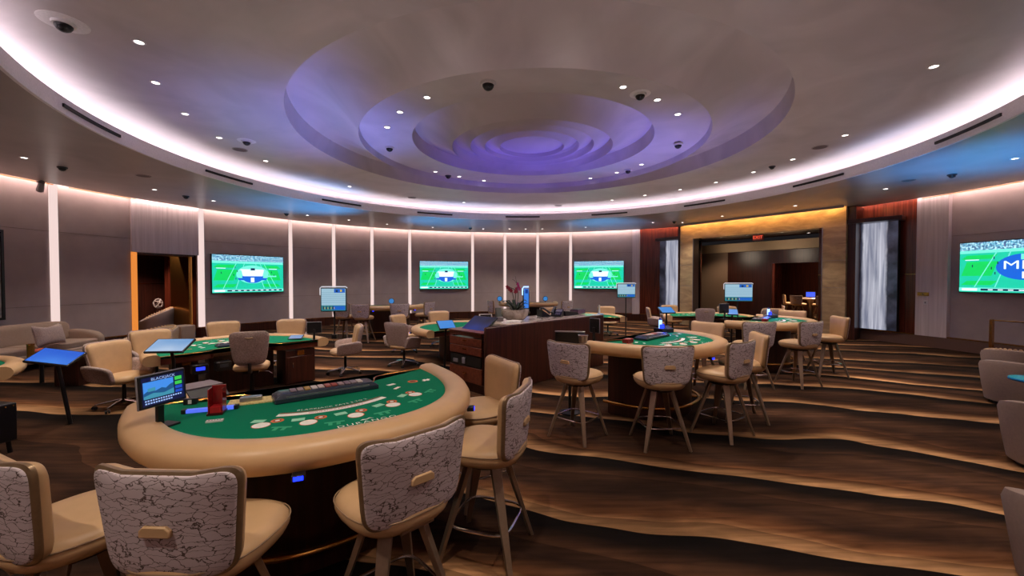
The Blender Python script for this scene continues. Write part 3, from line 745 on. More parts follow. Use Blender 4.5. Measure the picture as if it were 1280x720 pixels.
STOOLS = [
 (-1.99, 1.86, .42, .9, 'bar stool at the bottom left corner, its crackle-patterned back cut by the frame edge'),
 (-1.30, 1.76, .04, 1, 'near bar stool facing away, second from the left, with a wide crackle-patterned back'),
 (-.61, 2.09, -.7, .72, 'bar stool at the near table turned left, right of the blue port light'),
 (-.17, 2.76, -.95, .3, 'bar stool seen side-on at the right end of the near table, foot ring visible'),
 (-.27, 3.50, -.85, -.5, 'farthest bar stool of the near table, tan front showing, in front of the wooden desk'),
 (.78, 4.80, .66, .75, 'bar stool nearest the wooden desk at the middle table, turned to the right'),
 (1.66, 4.57, -.04, 1, 'bar stool seen squarely from behind at the front of the middle table'),
 (2.52, 4.86, -.55, .83, 'bar stool at the middle table front right, side-on with a bright handle'),
 (3.06, 5.42, -.95, .2, 'bar stool at the right end of the middle table, partly hidden behind another stool'),
 (3.12, 6.72, -.8, -.6, 'bar stool behind the right rear of the middle table, tan front showing'),
 (4.15, 7.05, .0, 1, 'bar stool at the left front of the right-hand table, half hidden by nearer stools'),
 (5.03, 7.15, -.35, .93, 'bar stool seen from behind at the front of the right-hand table'),
 (6.12, 7.9, -.97, .2, 'rightmost bar stool, side-on at the end of the right-hand table'),
 (6.35, 9.35, -.8, -.6, 'bar stool behind the right-hand table, only its tan back top visible'),
 (-5.1, 12.45, .2, 1, 'far bar stool half hidden behind the tall screen on the pole'),
 (-4.42, 12.15, .1, 1, 'far bar stool seen from behind at the wall table, left of centre'),
 (-3.42, 12.45, -.2, 1, 'far bar stool at the wall table, second from the right'),
 (-2.85, 13.2, -.9, .4, 'far bar stool at the right end of the wall table, side-on'),
 (-.55, 14.2, .9, .4, 'far bar stool at the left end of the table beyond the orchid'),
 (.35, 14.0, .2, 1, 'far bar stool seen from behind, left of the orchid bowl'),
 (1.75, 14.1, -.6, .7, 'far bar stool behind the desk phones'),
]
s0 = None
for i, (x, y, fx, fy, lb) in enumerate(STOOLS):
    if s0 is None: s0 = make_stool(lb); s0.location = (x, y, 0); s0.rotation_euler = (0, 0, yaw(fx, fy))
    else: dup(s0, (x, y, 0), yaw(fx, fy), lb)

# ================================================================ LOW CHAIRS
def make_low_chair(label):
    t = thing('swivel_armchair', label, 'chair', (0, 0, 0), 0, 'swivel armchairs around the low tables')
    mb = MB(); pad(mb, .27, .27, [(.1, .11), (.04, .105), (.012, .085), (.0, .05), (.01, .02), (.05, .0)], 3.4, lambda x, y, d: (x, y + .01, .38 + d), seg=32); mb.build('seat', M['leather'], t, angle=60)
    def bk(x, z, d): return (x, -.25 + .55 * x * x - .20 * z + d, .685 + z)
    sh = lambda x, z: (x * (1 + .10 * z / .22), z)
    mb = MB(); pad(mb, .275, .262, [(.06, .062), (.02, .055), (.004, .035), (.0, .008), (.03, .004)], 7., bk, shape=sh, seg=36); mb.build('backrest', M['leather'], t, angle=60)
    mb = MB(); pad(mb, .288, .285, [(.02, .012), (.0, .006), (.0, -.03), (.03, -.045), (.09, -.05)], 7., lambda x, z, d: bk(x, z - .015, d), shape=sh, seg=36); mb.build('back_shell', M['boucle'], t, angle=60)
    for s_ in (-1, 1):
        mb = MB(); pad(mb, .225, .125, [(.04, -.034), (.01, -.028), (.0, -.014), (.0, .016), (.012, .03), (.04, .034)], 5.0,
            lambda u, z, d, s_=s_: (s_ * (.29 + d + .03 * (z / .1)), -.055 + u, .52 + z + .10 * (-u)), seg=28); mb.build('armrest', M['boucle'], t, angle=60)
    mb = MB(); mb.tube([(0, 0, .10), (0, 0, .37)], [.028, .022], 12); mb.lathe([(.001, .36), (.12, .362), (.12, .378), (.001, .38)], 20, caps=False); mb.build('gas_lift', M['black'], t)
    for k in range(5):
        a = 2 * PI * k / 5 + .3; c, s_ = math.cos(a), math.sin(a)
        mb = MB(); mb.tube([(c * .02, s_ * .02, .115), (c * .17, s_ * .17, .095), (c * .315, s_ * .315, .068)], [.03, .022, .013], 8, flat=.6)
        lg = mb.build('base_leg', M['chrome'], t)
        mb = MB(); 
        for o_ in (-.016, .016):
            mb.lathe([(.001, -.008), (.026, -.008), (.028, 0), (.026, .008), (.001, .008)], 14, caps=False, T=Matrix.Translation((c * .315, s_ * .315, .028)) @ Matrix.Rotation(a + .8, 4, 'Z') @ Matrix.Rotation(PI / 2, 4, 'X') @ Matrix.Translation((0, 0, o_)))
        mb.build('caster', M['black'], lg)
    return t
LOWS = [
 (-5.62, 5.88, .95, -.1, 'tan low armchair with boucle arms at the left end of the low table'),
 (-6.25, 7.15, .85, -.5, 'tan low armchair tucked behind the left rail of the low table, by the tufted chair'),
 (-6.05, 8.55, .6, -.8, 'tan low armchair behind the low table, directly under the left television side'),
 (-4.95, 9.05, .3, -.95, 'tan low armchair behind the low table, below the second wall strip'),
 (-3.28, 8.0, -.9, -.45, 'tan low armchair with chrome base beneath the tall pole screen'),
 (-2.32, 8.75, .45, .9, 'low armchair seen from behind, pale boucle shell beside the middle low table'),
 (-2.7, 10.35, .9, -.35, 'tan low armchair just beyond the boucle-backed one at the middle low table'),
 (-2.0, 11.45, .4, -.9, 'tan low armchair beyond the middle low table, under the middle television'),
 (3.2, 13.6, .0, -1, 'tan low armchair behind the small far table under the right back television'),
 (1.25, 13.1, .2, -.9, 'tan low armchair half hidden behind the desk phones'),
 (4.65, 13.1, .9, -.3, 'low armchair at the left end of the far right low table, side-on'),
 (5.6, 14.2, .1, -1, 'tan low armchair behind the far right table, leftmost of its back row'),
 (7.25, 13.6, -.2, -1, 'tan low armchair behind the far right table beside the pole screen'),
 (8.0, 12.6, -.7, -.7, 'grey-tan low armchair at the right end of the far right table'),
]
c0 = None
for x, y, fx, fy, lb in LOWS:
    if c0 is None: c0 = make_low_chair(lb); c0.location = (x, y, 0); c0.rotation_euler = (0, 0, yaw(fx, fy))
    else: dup(c0, (x, y, 0), yaw(fx, fy), lb)

def make_dealer_chair(label):
    t = thing('dealer_chair', label, 'office chair', (0, 0, 0), 0, 'dealer chairs with tall boucle backs')
    mb = MB(); pad(mb, .24, .24, [(.08, .09), (.03, .086), (.006, .07), (.0, .03), (.02, .0)], 4., lambda x, y, d: (x, y + .03, .47 + d), seg=28); mb.build('seat', M['leather'], t, angle=60)
    def bk(x, z, d): return (x, -.23 + .45 * x * x - .12 * z + d, .82 + z)
    sh = lambda x, z: (x * (1 + .14 * z / .25), z)
    mb = MB(); pad(mb, .235, .25, [(.05, .05), (.01, .04), (.0, .012), (.03, .004)], 5.5, bk, shape=sh); mb.build('backrest', M['leather'], t, angle=60)
    mb = MB(); pad(mb, .24, .256, [(.02, .005), (.0, .0), (.0, -.02), (.02, -.03), (.08, -.033)], 5.5, bk, shape=sh); mb.build('back_shell', M['boucle'], t, angle=60)
    mb = MB(); mb.tube([(-.05, -.318, .985), (0, -.330, .975), (.05, -.318, .985)], .012, 8); mb.build('pull_handle', M['bronze'], t)
    mb = MB(); mb.tube([(0, -.05, .44), (0, -.26, .46), (0, -.27, .60)], .022, 8); mb.build('back_stem', M['black'], t)
    mb = MB(); mb.tube([(0, 0, .10), (0, 0, .45)], [.034, .024], 12); mb.box((0, 0, .44), (.2, .24, .05)); mb.build('gas_lift', M['black'], t)
    mb = MB(); mb.tube([(.05, 0, .43), (.22, .02, .41), (.27, .04, .36)], .007, 6); mb.build('lever', M['chrome'], t)
    for k in range(5):
        a = 2 * PI * k / 5 + .6; c, s_ = math.cos(a), math.sin(a)
        mb = MB(); mb.tube([(c * .02, s_ * .02, .12), (c * .18, s_ * .18, .10), (c * .32, s_ * .32, .07)], [.032, .026, .018], 8, flat=.6)
        lg = mb.build('base_leg', M['black'], t)
        MB().ball((c * .32, s_ * .32, .03), .03, 0, 12, 8).build('caster', M['black'], lg)
    return t
d0 = make_dealer_chair('dealer chair with a tall boucle back, in front of the left low table'); d0.location = (-4.02, 6.28, 0); d0.rotation_euler = (0, 0, yaw(-.45, .9))
dup(d0, (5.25, 11.25, 0), yaw(.1, 1), 'tall-backed dealer chair in front of the far right low table')
dup(d0, (6.75, 10.9, 0), yaw(-.1, 1), 'dealer chair whose low grey top shows behind the right-hand high table')

# ================================================================ GAMING TABLES
PR = [M['felt'], glow('dummy', (0, 0, 0), 0), plain('print_white', (242, 244, 236), .8), plain('print_orange', (214, 110, 64), .8), plain('print_mint', (150, 222, 190), .8), plain('print_teal', (50, 166, 120), .85), plain('print_red', (176, 40, 34), .8), plain('print_brown', (120, 70, 44), .8)]
def half_se(a, b, n, seg):
    out = []
    for i in range(seg + 1):
        t = PI * i / seg; c, s_ = math.cos(t), math.sin(t)
        out.append((a * math.copysign(abs(c) ** (2 / n), c) if abs(c) > 1e-9 else 0, b * max(0, s_) ** (2 / n)))
    return out
def offset_path(path, o):
    out = []
    for i, p in enumerate(path):
        q0 = path[max(0, i - 1)]; q1 = path[min(len(path) - 1, i + 1)]
        tx, ty = q1[0] - q0[0], q1[1] - q0[1]; l = math.hypot(tx, ty) or 1
        out.append((p[0] + o * ty / l, p[1] - o * tx / l))
    return out
def gaming_table(name, label, x, y, nx, ny, a=1.1, b=1.33, z=1.0, group=None, high=True, layout=True, n=2.35):
    t = thing(name, label, 'gaming table', (x, y, 0), yaw(nx, ny), group)
    rw = .095
    path = [(px, max(py, .04)) for px, py in half_se(a - rw, b - rw, n, 56)]
    # padded rail
    prof_ = [(-rw, -.012), (-rw + .01, .012), (-.07, .028), (-.02, .038), (.04, .034), (.078, .014), (.098, -.02), (.098, -.065), (.078, -.10), (.04, -.122), (-.05, -.125), (-rw, -.12)]
    rings = []
    offs = [offset_path(path, o) for o, _ in prof_]
    for i in range(len(path)):
        rings.append([(offs[k][i][0], offs[k][i][1], z + prof_[k][1]) for k in range(len(prof_))])
    mb = MB(); mb.loft(rings); mb.build('arm_rail', M['rail_leather'], t, angle=50)
    # felt bed with the dealer notch
    inner = offset_path(path, -rw + .012)
    fr = [(-a + .12, .06), (-.60, .10), (-.50, .13), (-.46, .18), (-.43, .28), (.40, .28), (.43, .18), (.47, .13), (.57, .10), (a - .12, .06)]
    outline = inner + fr
    mb = MB(); mb.prism(outline, z - .03, z)
    Z = z + .0008
    rot = lambda fx: fx
    if layout:
        def disc(cx, cy, r, mi, dz=0, sq=1):
            mb.poly([(cx + r * math.cos(2 * PI * k / 20), cy + r * sq * math.sin(2 * PI * k / 20), Z + dz) for k in range(20)], mi)
        def quad(cx, cy, w_, h_, ang, mi, dz=0):
            c, s_ = math.cos(ang), math.sin(ang)
            mb.poly([(cx + c * px - s_ * py, cy + s_ * px + c * py, Z + dz) for px, py in ((-w_, -h_), (w_, -h_), (w_, h_), (-w_, h_))], mi)
        ky = b / 1.50
        # white insurance arc
        ac, ar = (.885 * ky - .72), .69
        P0 = []; P1 = []
        for k in range(25):
            an = R(90 - 28 + 56 * k / 24)
            P0.append(((ar) * math.cos(an), ac + (ar) * math.sin(an), Z)); P1.append(((ar + .048) * math.cos(an), ac + (ar + .048) * math.sin(an), Z))
        for k in range(24): mb.poly([P0[k], P0[k + 1], P1[k + 1], P1[k]], 2)
        def arctext(s, size, rad, mi, dz=.0006):
            # readable from the player side, glyphs bent along the arc
            def f(px, py):
                an = PI / 2 + px / rad; rr = rad - py
                return (rr * math.cos(an), ac + rr * math.sin(an), Z + dz)
            add_text(mb, s, size, f, mi, 1.1)
        arctext('INSURANCE PAYS 2 TO 1', .028, ar + .024, 6)
        arctext('BLACKJACK PAYS 3 TO 2', .037, ar - .055, 2)
        for k in range(24):
            mb.poly([(q[0] * f, ac + (q[1] - ac) * f, Z) for q, f in ((P0[k], .972), (P0[k + 1], .972), (P0[k + 1], .984), (P0[k], .984))], 6)
        spots = [((.433, .936), (.346, .902), (.438, .848), (.341, 1.04)), ((.203, 1.045), (.125, .991), (.243, .955), (.078, 1.13)), ((-.059, 1.078), (-.113, 1.005), (.009, .992), (-.21, 1.12)),
                 ((-.321, 1.01), (-.339, .936), (-.237, .963), (-.475, 1.0)), ((-.542, .863), (-.532, .793), (-.454, .838), (-.66, .83))]
        for d_, o_, m_, g_ in spots:
            an = math.atan2(d_[1] - .2, d_[0])
            disc(d_[0], d_[1] * ky, .050, 3, 0); disc(d_[0], d_[1] * ky, .046, 2, .0005)
            disc(o_[0], o_[1] * ky, .036, 3, .0002); disc(o_[0], o_[1] * ky, .022, 7, .0007); disc(o_[0], o_[1] * ky, .013, 2, .001)
            quad(m_[0], m_[1] * ky, .036, .026, an - PI / 2, 4, .0001)
            gx, gy = g_[0], g_[1] * ky; c, s_ = math.cos(an - PI / 2), math.sin(an - PI / 2)
            quad(gx, gy, .055, .010, an - PI / 2, 5, .0002)
            for q in (-.022, .022): quad(gx + c * q - s_ * .026, gy + s_ * q + c * .026, .011, .026, an - PI / 2, 5, .0001)
        for sx in (1, -1) if ky < .95 else (-1,):
            disc(sx * .68, .49 * ky, .042, 3); disc(sx * .68, .49 * ky, .026, 7, .0005)
            quad(sx * .79, .51 * ky, .04, .014, .5, 2); quad(sx * .79, .51 * ky, .014, .032, .5, 2, .0003)
            quad(sx * .50, .484 * ky, .035, .02, .3, 2); quad(sx * .50, .61 * ky, .035, .014, .7, 2)
        add_text(mb, 'DURANGO', .052, lambda px, py: (-px * 1.15 - .085, 1.235 * ky - py, Z), 2, 1.25)
        mb.poly([(-.05, 1.195 * ky, Z), (-.07, 1.18 * ky, Z), (-.09, 1.188 * ky, Z), (-.11, 1.172 * ky, Z), (-.135, 1.195 * ky, Z), (-.11, 1.185 * ky, Z), (-.09, 1.199 * ky, Z)], 2)
    mb.build('felt_top', PR, t, angle=30, recalc=False)
    # wooden apron along the dealer side and substrate
    mb = MB(); sub = offset_path(path, -.02) + fr[::1]; mb.prism([(px, py) for px, py in sub], z - .12, z - .031); mb.build('apron', M['wood_side'], t, bevel=.004)
    edge = fr; mb = MB(); mb.tube([(px, py, z - .008) for px, py in edge], .012, 8); mb.build('edge_trim', M['brass'], t)
    if high:
        pp = [(px, py + .10) for px, py in half_se(.66, .80, 2.6, 32)]
        mb = MB(); mb.prism(pp, .0, z - .12); mb.build('pedestal', M['wood_dark'], t, bevel=.004)
        mb = MB(); q = offset_path(pp, .10); mb.tube([(px, py, .19) for px, py in q], .022, 10)
        mb.build('foot_rail', M['brass'], t)
        mb = MB()
        for k in range(2, 32, 6): mb.tube([(*pp[k], .19), (*q[k], .19)], .012, 8)
        mb.build('rail_brackets', M['brass'], t)
    else:
        mb = MB(); mb.prism([(px, py + .35) for px, py in half_se(a * .36, b * .45, 2.6, 28)], 0, z - .12); mb.build('pedestal', M['wood_dark'], t, bevel=.004)
    # blue usb port lights under the rail
    for an in (76, 137):
        k = int(round(an / 180 * 56)); px, py = offs[7][k]; q0 = path[k - 1]; q1 = path[k + 1]
        ang = math.atan2(q1[1] - q0[1], q1[0] - q0[0])
        mb = MB(Matrix.Translation((px, py, z - .118)) @ Matrix.Rotation(ang, 4, 'Z')); mb.box((0, -.004, 0), (.06, .05, .03)); pl = mb.build('port_housing', M['black'], t, bevel=.003)
        mb = MB(Matrix.Translation((px, py, z - .118)) @ Matrix.Rotation(ang, 4, 'Z')); mb.box((0, -.030, 0), (.044, .006, .020)); mb.build('port_light', M['blue'], pl)
    return t
TG = 'high blackjack tables'
gaming_table('blackjack_table', 'nearest green felt high table with tan rail and full white betting layout', -1.66, 3.35, .596, -.803, a=1.12, b=1.50, n=2.45, group=TG)
gaming_table('blackjack_table', 'middle high table with green felt, right of the wooden desk', 1.73, 6.15, .70, -.72, a=1.13, b=1.36, group=TG)
gaming_table('blackjack_table', 'high table with tan rail farthest right, nearest the portal', 5.0, 8.9, .70, -.72, a=1.13, b=1.36, group=TG)
gaming_table('blackjack_table', 'far high table against the wall strips, left of the middle television', -4.1, 13.75, .12, -.99, a=1.13, b=1.2, group=TG, layout=False)
gaming_table('blackjack_table', 'far high table beyond the orchid bowl', .6, 15.5, .05, -1, a=1.13, b=1.2, group=TG, layout=False)
LG = 'low gaming tables'
gaming_table('baccarat_table', 'large low green felt table behind the near table, with cabinets under it', -4.25, 6.6, -.76, .65, a=1.30, b=1.8, z=.74, high=False, group=LG)
gaming_table('baccarat_table', 'low table at the left edge of the picture in front of the sofa', -7.25, 4.3, -.53, .85, a=1.3, b=1.5, z=.74, high=False, layout=False, group=LG)
gaming_table('baccarat_table', 'low table with a thick tan rail end, left of the wooden desk', -.85, 9.2, -.72, .70, a=1.25, b=1.5, z=.76, high=False, layout=False, group=LG)
gaming_table('baccarat_table', 'small-looking low table right of the desk end, beside the thin pole screen', 2.05, 11.7, .05, 1, a=1.25, b=1.5, z=.76, high=False, layout=False, group=LG)
gaming_table('baccarat_table', 'low green table far right, in front of the portal', 5.85, 11.9, .12, .99, a=1.3, b=1.6, z=.76, high=False, group=LG)

def frame(x, y, nx, ny): return Matrix.Translation((x, y, 0)) @ Matrix.Rotation(yaw(nx, ny), 4, 'Z')
F1 = frame(-1.66, 3.35, .596, -.803); F2 = frame(1.73, 6.15, .70, -.72); F3 = frame(5.0, 8.9, .70, -.72); FL = frame(-4.25, 6.6, -.76, .65)
def place(o, T): o.matrix_world = T; return o

# cabinets under the left low table
def cabinet(T, label, w_=.5):
    t = place(thing('table_cabinet', label, 'cabinet', group='cabinets under the left low table'), T)
    MB().box((0, 0, .30), (w_, .42, .60)).build('body', M['wood_dark'], t, bevel=.004)
    dr = MB().box((0, -.216, .25), (w_ - .04, .016, .46)).build('door', M['wood'], t, bevel=.003)
    MB().box((-w_ * .28, -.232, .34), (.012, .02, .09)).build('door_handle', M['chrome'], dr)
    MB().box((0, -.215, .54), (.12, .012, .08)).build('brass_plate', M['brass'], t)
cabinet(FL @ Matrix.Translation((.82, .30, 0)), 'wooden cabinet with a chrome handle under the right half of the left low table')
cabinet(FL @ Matrix.Translation((-.72, .75, 0)), 'narrow wooden cabinet under the left end of the left low table', .3)
for dx, l, lit in ((-.66, 'small black box with a blue lit readout under the left low table', True), (-.36, 'plain black control box under the left low table, beside the lit one', False)):
    t = place(thing('control_box', l, 'electronic box'), FL @ Matrix.Translation((dx, .06, .50)))
    MB().box((0, 0, 0), (.2, .16, .14)).build('case', M['black'], t, bevel=.008)
    MB().box((0, -.084, .01), (.11, .006, .05)).build('readout' if lit else 'front_plate', glow('readout_blue', (40, 60, 255), 1.8) if lit else M['darkgrey'], t)

t = place(thing('tablet', 'small pale blue tablet lying on the green felt of the left low table', 'tablet'), FL @ Matrix.Translation((.88, .42, .742)) @ Matrix.Rotation(R(-40), 4, 'Z'))
MB(Matrix.Rotation(R(18), 4, 'X')).box((0, .0, .045), (.24, .17, .012)).build('case', M['black'], t, bevel=.003)
MB(Matrix.Rotation(R(18), 4, 'X')).box((0, .0, .052), (.21, .14, .002)).build('screen', glow('tablet_blue', (110, 150, 200), .8), t)
MB().box((0, .03, .02), (.10, .08, .04)).build('foot', M['black'], t)
# ---------------------------------------------------------------- screens
SCR = {'blue': [M['cyan']], }
def ui_mat(name, base):
    return glow(name, base, .9)
def table_display(T, label, w_=.29, h_=.175, tilt=0., kind='ad'):
    t = place(thing('table_display', label, 'display screen'), T)
    MB().box((0, 0, .006), (.13, .10, .012)).build('base', M['black'], t, bevel=.004)
    MB().box((0, .02, .10), (.036, .022, .2)).build('post', M['black'], t, bevel=.003)
    RT = Matrix.Translation((0, 0, .13 + h_ / 2)) @ Matrix.Rotation(-tilt, 4, 'X')
    b_ = MB(RT).box((0, 0, 0), (w_, .025, h_)).build('bezel', M['black'], t, bevel=.004)
    MB(RT).box((0, .004, 0), (w_ + .008, .012, h_ + .008)).build('rim', M['grey'], t, bevel=.004)
    if kind == 'ad':
        mats = [glow('ad_navy', (6, 16, 70), .8), glow('ad_sky', (70, 150, 245), .9), glow('ad_hill', (30, 92, 150), .8), glow('ad_land', (70, 160, 190), .8), glow('ad_green', (60, 210, 80), .9), glow('ad_text', (170, 200, 255), .9), glow('ad_btn', (30, 80, 200), .9)]
        mb = MB(RT); W, H = w_ / 2 - .012, h_ / 2 - .012; k = [0]
        def q(x0, x1, z0, z1, mi):
            k[0] += 1; y = -.0130 - .0001 * k[0]
            mb.poly([(x0 * W, y, z0 * H), (x1 * W, y, z0 * H), (x1 * W, y, z1 * H), (x0 * W, y, z1 * H)], mi)
        q(-1, 1, -1, 1, 0); q(-.94, .48, -.5, .68, 1)
        mb.poly([(x * W, -.0140, z * H) for x, z in ((-.94, -.1), (-.7, .1), (-.4, -.02), (-.1, .12), (.1, .02), (.3, .22), (.48, .3), (.48, -.5), (-.94, -.5))], 2)
        mb.poly([(x * W, -.0142, z * H) for x, z in ((-.94, -.3), (-.5, -.15), (0, -.28), (.48, -.1), (.48, -.5), (-.94, -.5))], 3)
        mb.poly([(x * W, -.0144, z * H) for x, z in ((-.75, .0), (-.4, .0), (-.4, .25), (-.75, .22))], 3)
        q(.55, .9, .42, .68, 4); q(.55, .9, .08, .32, 4); q(.55, .9, -.22, -.0, 6); q(.55, .9, -.5, -.3, 6)
        for z in (.82,): add_text(mb, 'BLACKJACK', .022, lambda x, zz: (x * 1.1, -.0150, z * H + zz), 5)
        for z, n_ in ((-.64, 15), (-.82, 11)):
            for i in range(n_): q(-.9 + i * .118, -.82 + i * .118, z - .05, z + .05, 5)
        mb.build('screen', mats, t, recalc=False)
    elif kind == 'blue': MB(RT).box((0, -.0135, 0), (w_ - .03, .002, h_ - .03)).build('screen', M['cyan'], t)
    else: MB(RT).box((0, -.0135, 0), (w_ - .02, .002, h_ - .02)).build('screen', M['darkgrey'], t)
    return t
Trot = lambda x, y, z, deg: Matrix.Translation((x, y, z)) @ Matrix.Rotation(R(deg), 4, 'Z')
table_display(Trot(-2.0, 2.32, 1.001, 77), 'near desk display with a blue lake advert, at the left end of the nearest table', .25, .18, .08)
table_display(Trot(1.12, 5.5, 1.001, 128), 'slim black display seen edge-on at the left end of the middle table', .17, .19, .0, 'off')
table_display(Trot(4.55, 8.75, 1.001, 200), 'black display seen from behind on the right-hand high table', .26, .2, 0, 'off')
table_display(Trot(-3.62, 7.45, .741, 200), 'small black display with a white edge at the right end of the left low table', .24, .2, 0, 'off')

# baccarat score screens on poles
def pole_screen(x, y, z0, zb, zt, w_, deg, label):
    t = thing('pole_screen', label, 'display screen', (x, y, 0), R(deg), 'score screens on poles')
    MB().tube([(0, .03, z0), (0, .03, zb + .1)], .016, 10).build('pole', M['black'], t)
    MB().box((0, .03, z0 + .03), (.09, .09, .08)).build('clamp', M['black'], t, bevel=.006)
    h = zt - zb; cz = (zt + zb) / 2
    MB().box((0, 0, cz), (w_, .04, h)).build('bezel', M['black'], t, bevel=.01)
    mb = MB(); mb.tube([(-w_ / 2 - .012, 0, cz + h * .18), (-w_ / 2 - .012, 0, zt - .01), (-w_ / 2 + .02, 0, zt + .014), (w_ / 2 - .02, 0, zt + .014), (w_ / 2 + .012, 0, zt - .01)], .010, 8)
    mb.build('light_bar', glow('light_bar', (235, 232, 240), .8), t)
    mats = [glow('score_pale', (168, 206, 226), .85), glow('score_line', (110, 160, 190), .8), glow('score_blue', (30, 100, 200), .9), glow('score_teal', (50, 140, 150), .8), glow('score_yellow', (220, 190, 50), .9), glow('score_dark', (20, 50, 80), .8)]
    mb = MB(); W, H = w_ / 2 - .015, h / 2 - .02; k = [0]
    def q(x0, x1, a0, a1, mi):
        k[0] += 1; yy = -.0206 - .0001 * k[0]
        mb.poly([(x0 * W, yy, cz + a0 * H), (x1 * W, yy, cz + a0 * H), (x1 * W, yy, cz + a1 * H), (x0 * W, yy, cz + a1 * H)], mi)
    q(-1, 1, -1, 1, 0)
    for a in range(6): q(-1, 1, .62 - a * .18, .64 - a * .18, 1)
    q(.05, .95, .62, .98, 2); q(.55, .7, .7, .9, 4); q(.2, .35, .68, .88, 5)
    q(-1, 1, -1, -.52, 3); q(-.1, .95, -.95, -.58, 2)
    for a in range(4): q(-.88 + a * .26, -.78 + a * .26, -.9, -.6, 5); q(-.75 + a * .26, -.7 + a * .26, -.85, -.7, 4)
    mb.build('screen', mats, t, recalc=False)
pole_screen(-3.33, 7.62, .75, 1.25, 1.70, .46, 8, 'tall lit score screen on a black pole at the left low table')
pole_screen(3.22, 11.50, .0, 1.34, 1.74, .52, 0, 'small lit score screen on a pole below the right back television')
pole_screen(6.30, 11.35, .0, 1.24, 1.74, .74, -8, 'wide lit score screen on a dark pole in front of the portal')

# tilted touchscreens on arms
def arm_screen(T, label, w_, h_, pitch, mat, arm=((0, .06, -.35), (0, 0, -.1)), roll=0.):
    t = place(thing('dealer_touchscreen', label, 'touchscreen'), T)
    RT = Matrix.Rotation(roll, 4, 'Y') @ Matrix.Rotation(pitch, 4, 'X')
    MB(RT).box((0, 0, 0), (w_, h_, .03)).build('bezel', M['black'], t, bevel=.006)
    MB(RT).box((0, 0, .0155), (w_ - .03, h_ - .03, .003)).build('screen', mat, t)
    MB().tube([arm[0], arm[1], (0, 0, -.01)], .022, 10).build('arm', M['black'], t)
def sheen(name, a, b_):
    m, nt, b = newmat(name); N = nt.nodes; L = nt.links
    tc = N.new('ShaderNodeTexCoord'); g_ = N.new('ShaderNodeTexNoise'); g_.inputs['Scale'].default_value = 1.5
    L.new(tc.outputs['Object'], g_.inputs['Vector']); r = N.new('ShaderNodeValToRGB')
    r.color_ramp.elements[0].position = .35; r.color_ramp.elements[1].position = .65
    r.color_ramp.elements[0].color = lin(a); r.color_ramp.elements[1].color = lin(b_); L.new(g_.outputs['Fac'], r.inputs[0])
    L.new(r.outputs[0], b.inputs['Emission Color']); b.inputs['Emission Strength'].default_value = .9; b.inputs['Base Color'].default_value = (.02, .02, .02, 1); b.inputs['Roughness'].default_value = .2
    return m
arm_screen(Trot(-4.72, 5.62, .93, 5) , 'pale blue tilted touchscreen above the left end of the low table', .50, .30, R(28), sheen('pale_screen', (110, 160, 215), (180, 205, 235)), ((.0, .1, -.92), (0, .05, -.2)))
arm_screen(Trot(-5.72, 5.1, .87, 12), 'bright blue tilted touchscreen beside the table at the left edge', .46, .30, R(24), sheen('blue_screen', (20, 90, 215), (60, 130, 235)), ((.1, .05, -.86), (.05, 0, -.3)), roll=R(10))
arm_screen(Trot(4.40, 11.6, .98, 10), 'small blue tilted touchscreen at the left end of the far right low table', .42, .3, R(30), M['cyan'], ((.06, .1, -.97), (.02, .04, -.2)))
arm_screen(Trot(-1.35, 8.35, .92, 30), 'blue lit touchscreen between the thick-railed low table and the desk', .36, .26, R(35), M['cyan'], ((0, .1, -.91), (0, .04, -.2)))
arm_screen(Trot(5.9, 10.9, .98, -20), 'small blue touchscreen right of the far dealer chair', .26, .22, R(40), M['cyan'], ((0, .2, -.97), (0, .1, -.2)))

# ---------------------------------------------------------------- chip trays and table-top items
def chip_tray(T, label):
    t = place(thing('chip_tray', label, 'chip tray', group='covered chip trays'), T)
    mb = MB(); W, D = .35, .10
    mb.loft([[(-W, -D, 0), (W, -D, 0), (W, D, 0), (-W, D, 0)], [(-W, -D, .03), (W, -D, .03), (W, D, .03), (-W, D, .03)], [(-W + .04, -D + .03, .056), (W - .04, -D + .03, .056), (W - .04, D - .03, .056), (-W + .04, D - .03, .056)]])
    mb.build('cover', plain('tray_cover', (44, 52, 66), .25), t, bevel=.006)
    cols = [plain('chip_' + str(i), c, .5) for i, c in enumerate([(196, 180, 176), (150, 128, 126), (176, 140, 60), (170, 90, 74), (120, 100, 110), (205, 195, 190), (150, 70, 60), (140, 126, 128)])]
    mb = MB(); n_ = 11
    for k in range(n_):
        x0 = -W + .10 + k * (2 * W - .2) / n_; 
        mb.box((x0 + .022, 0, .060), (.038, .085, .010), mi=(k * 5 + 2) % 8 if 0 < k else 5)
    mb.build('chip_rows', cols, t, bevel=.003)
    MB().box((0, D - .012, .036), (2 * W - .14, .012, .012)).build('hinge', M['steel'], t)
chip_tray(F1 @ Trot(-.03, 0.45, 1.001, 0), 'dark covered chip tray on the nearest table')
chip_tray(F2 @ Trot(-.03, 0.40, 1.001, 0), 'dark covered chip tray on the middle table')
chip_tray(F3 @ Trot(-.03, 0.40, 1.001, 0), 'dark covered chip tray on the right-hand high table')
chip_tray(FL @ Trot(0, .45, .741, 0), 'dark covered chip tray on the left low table')

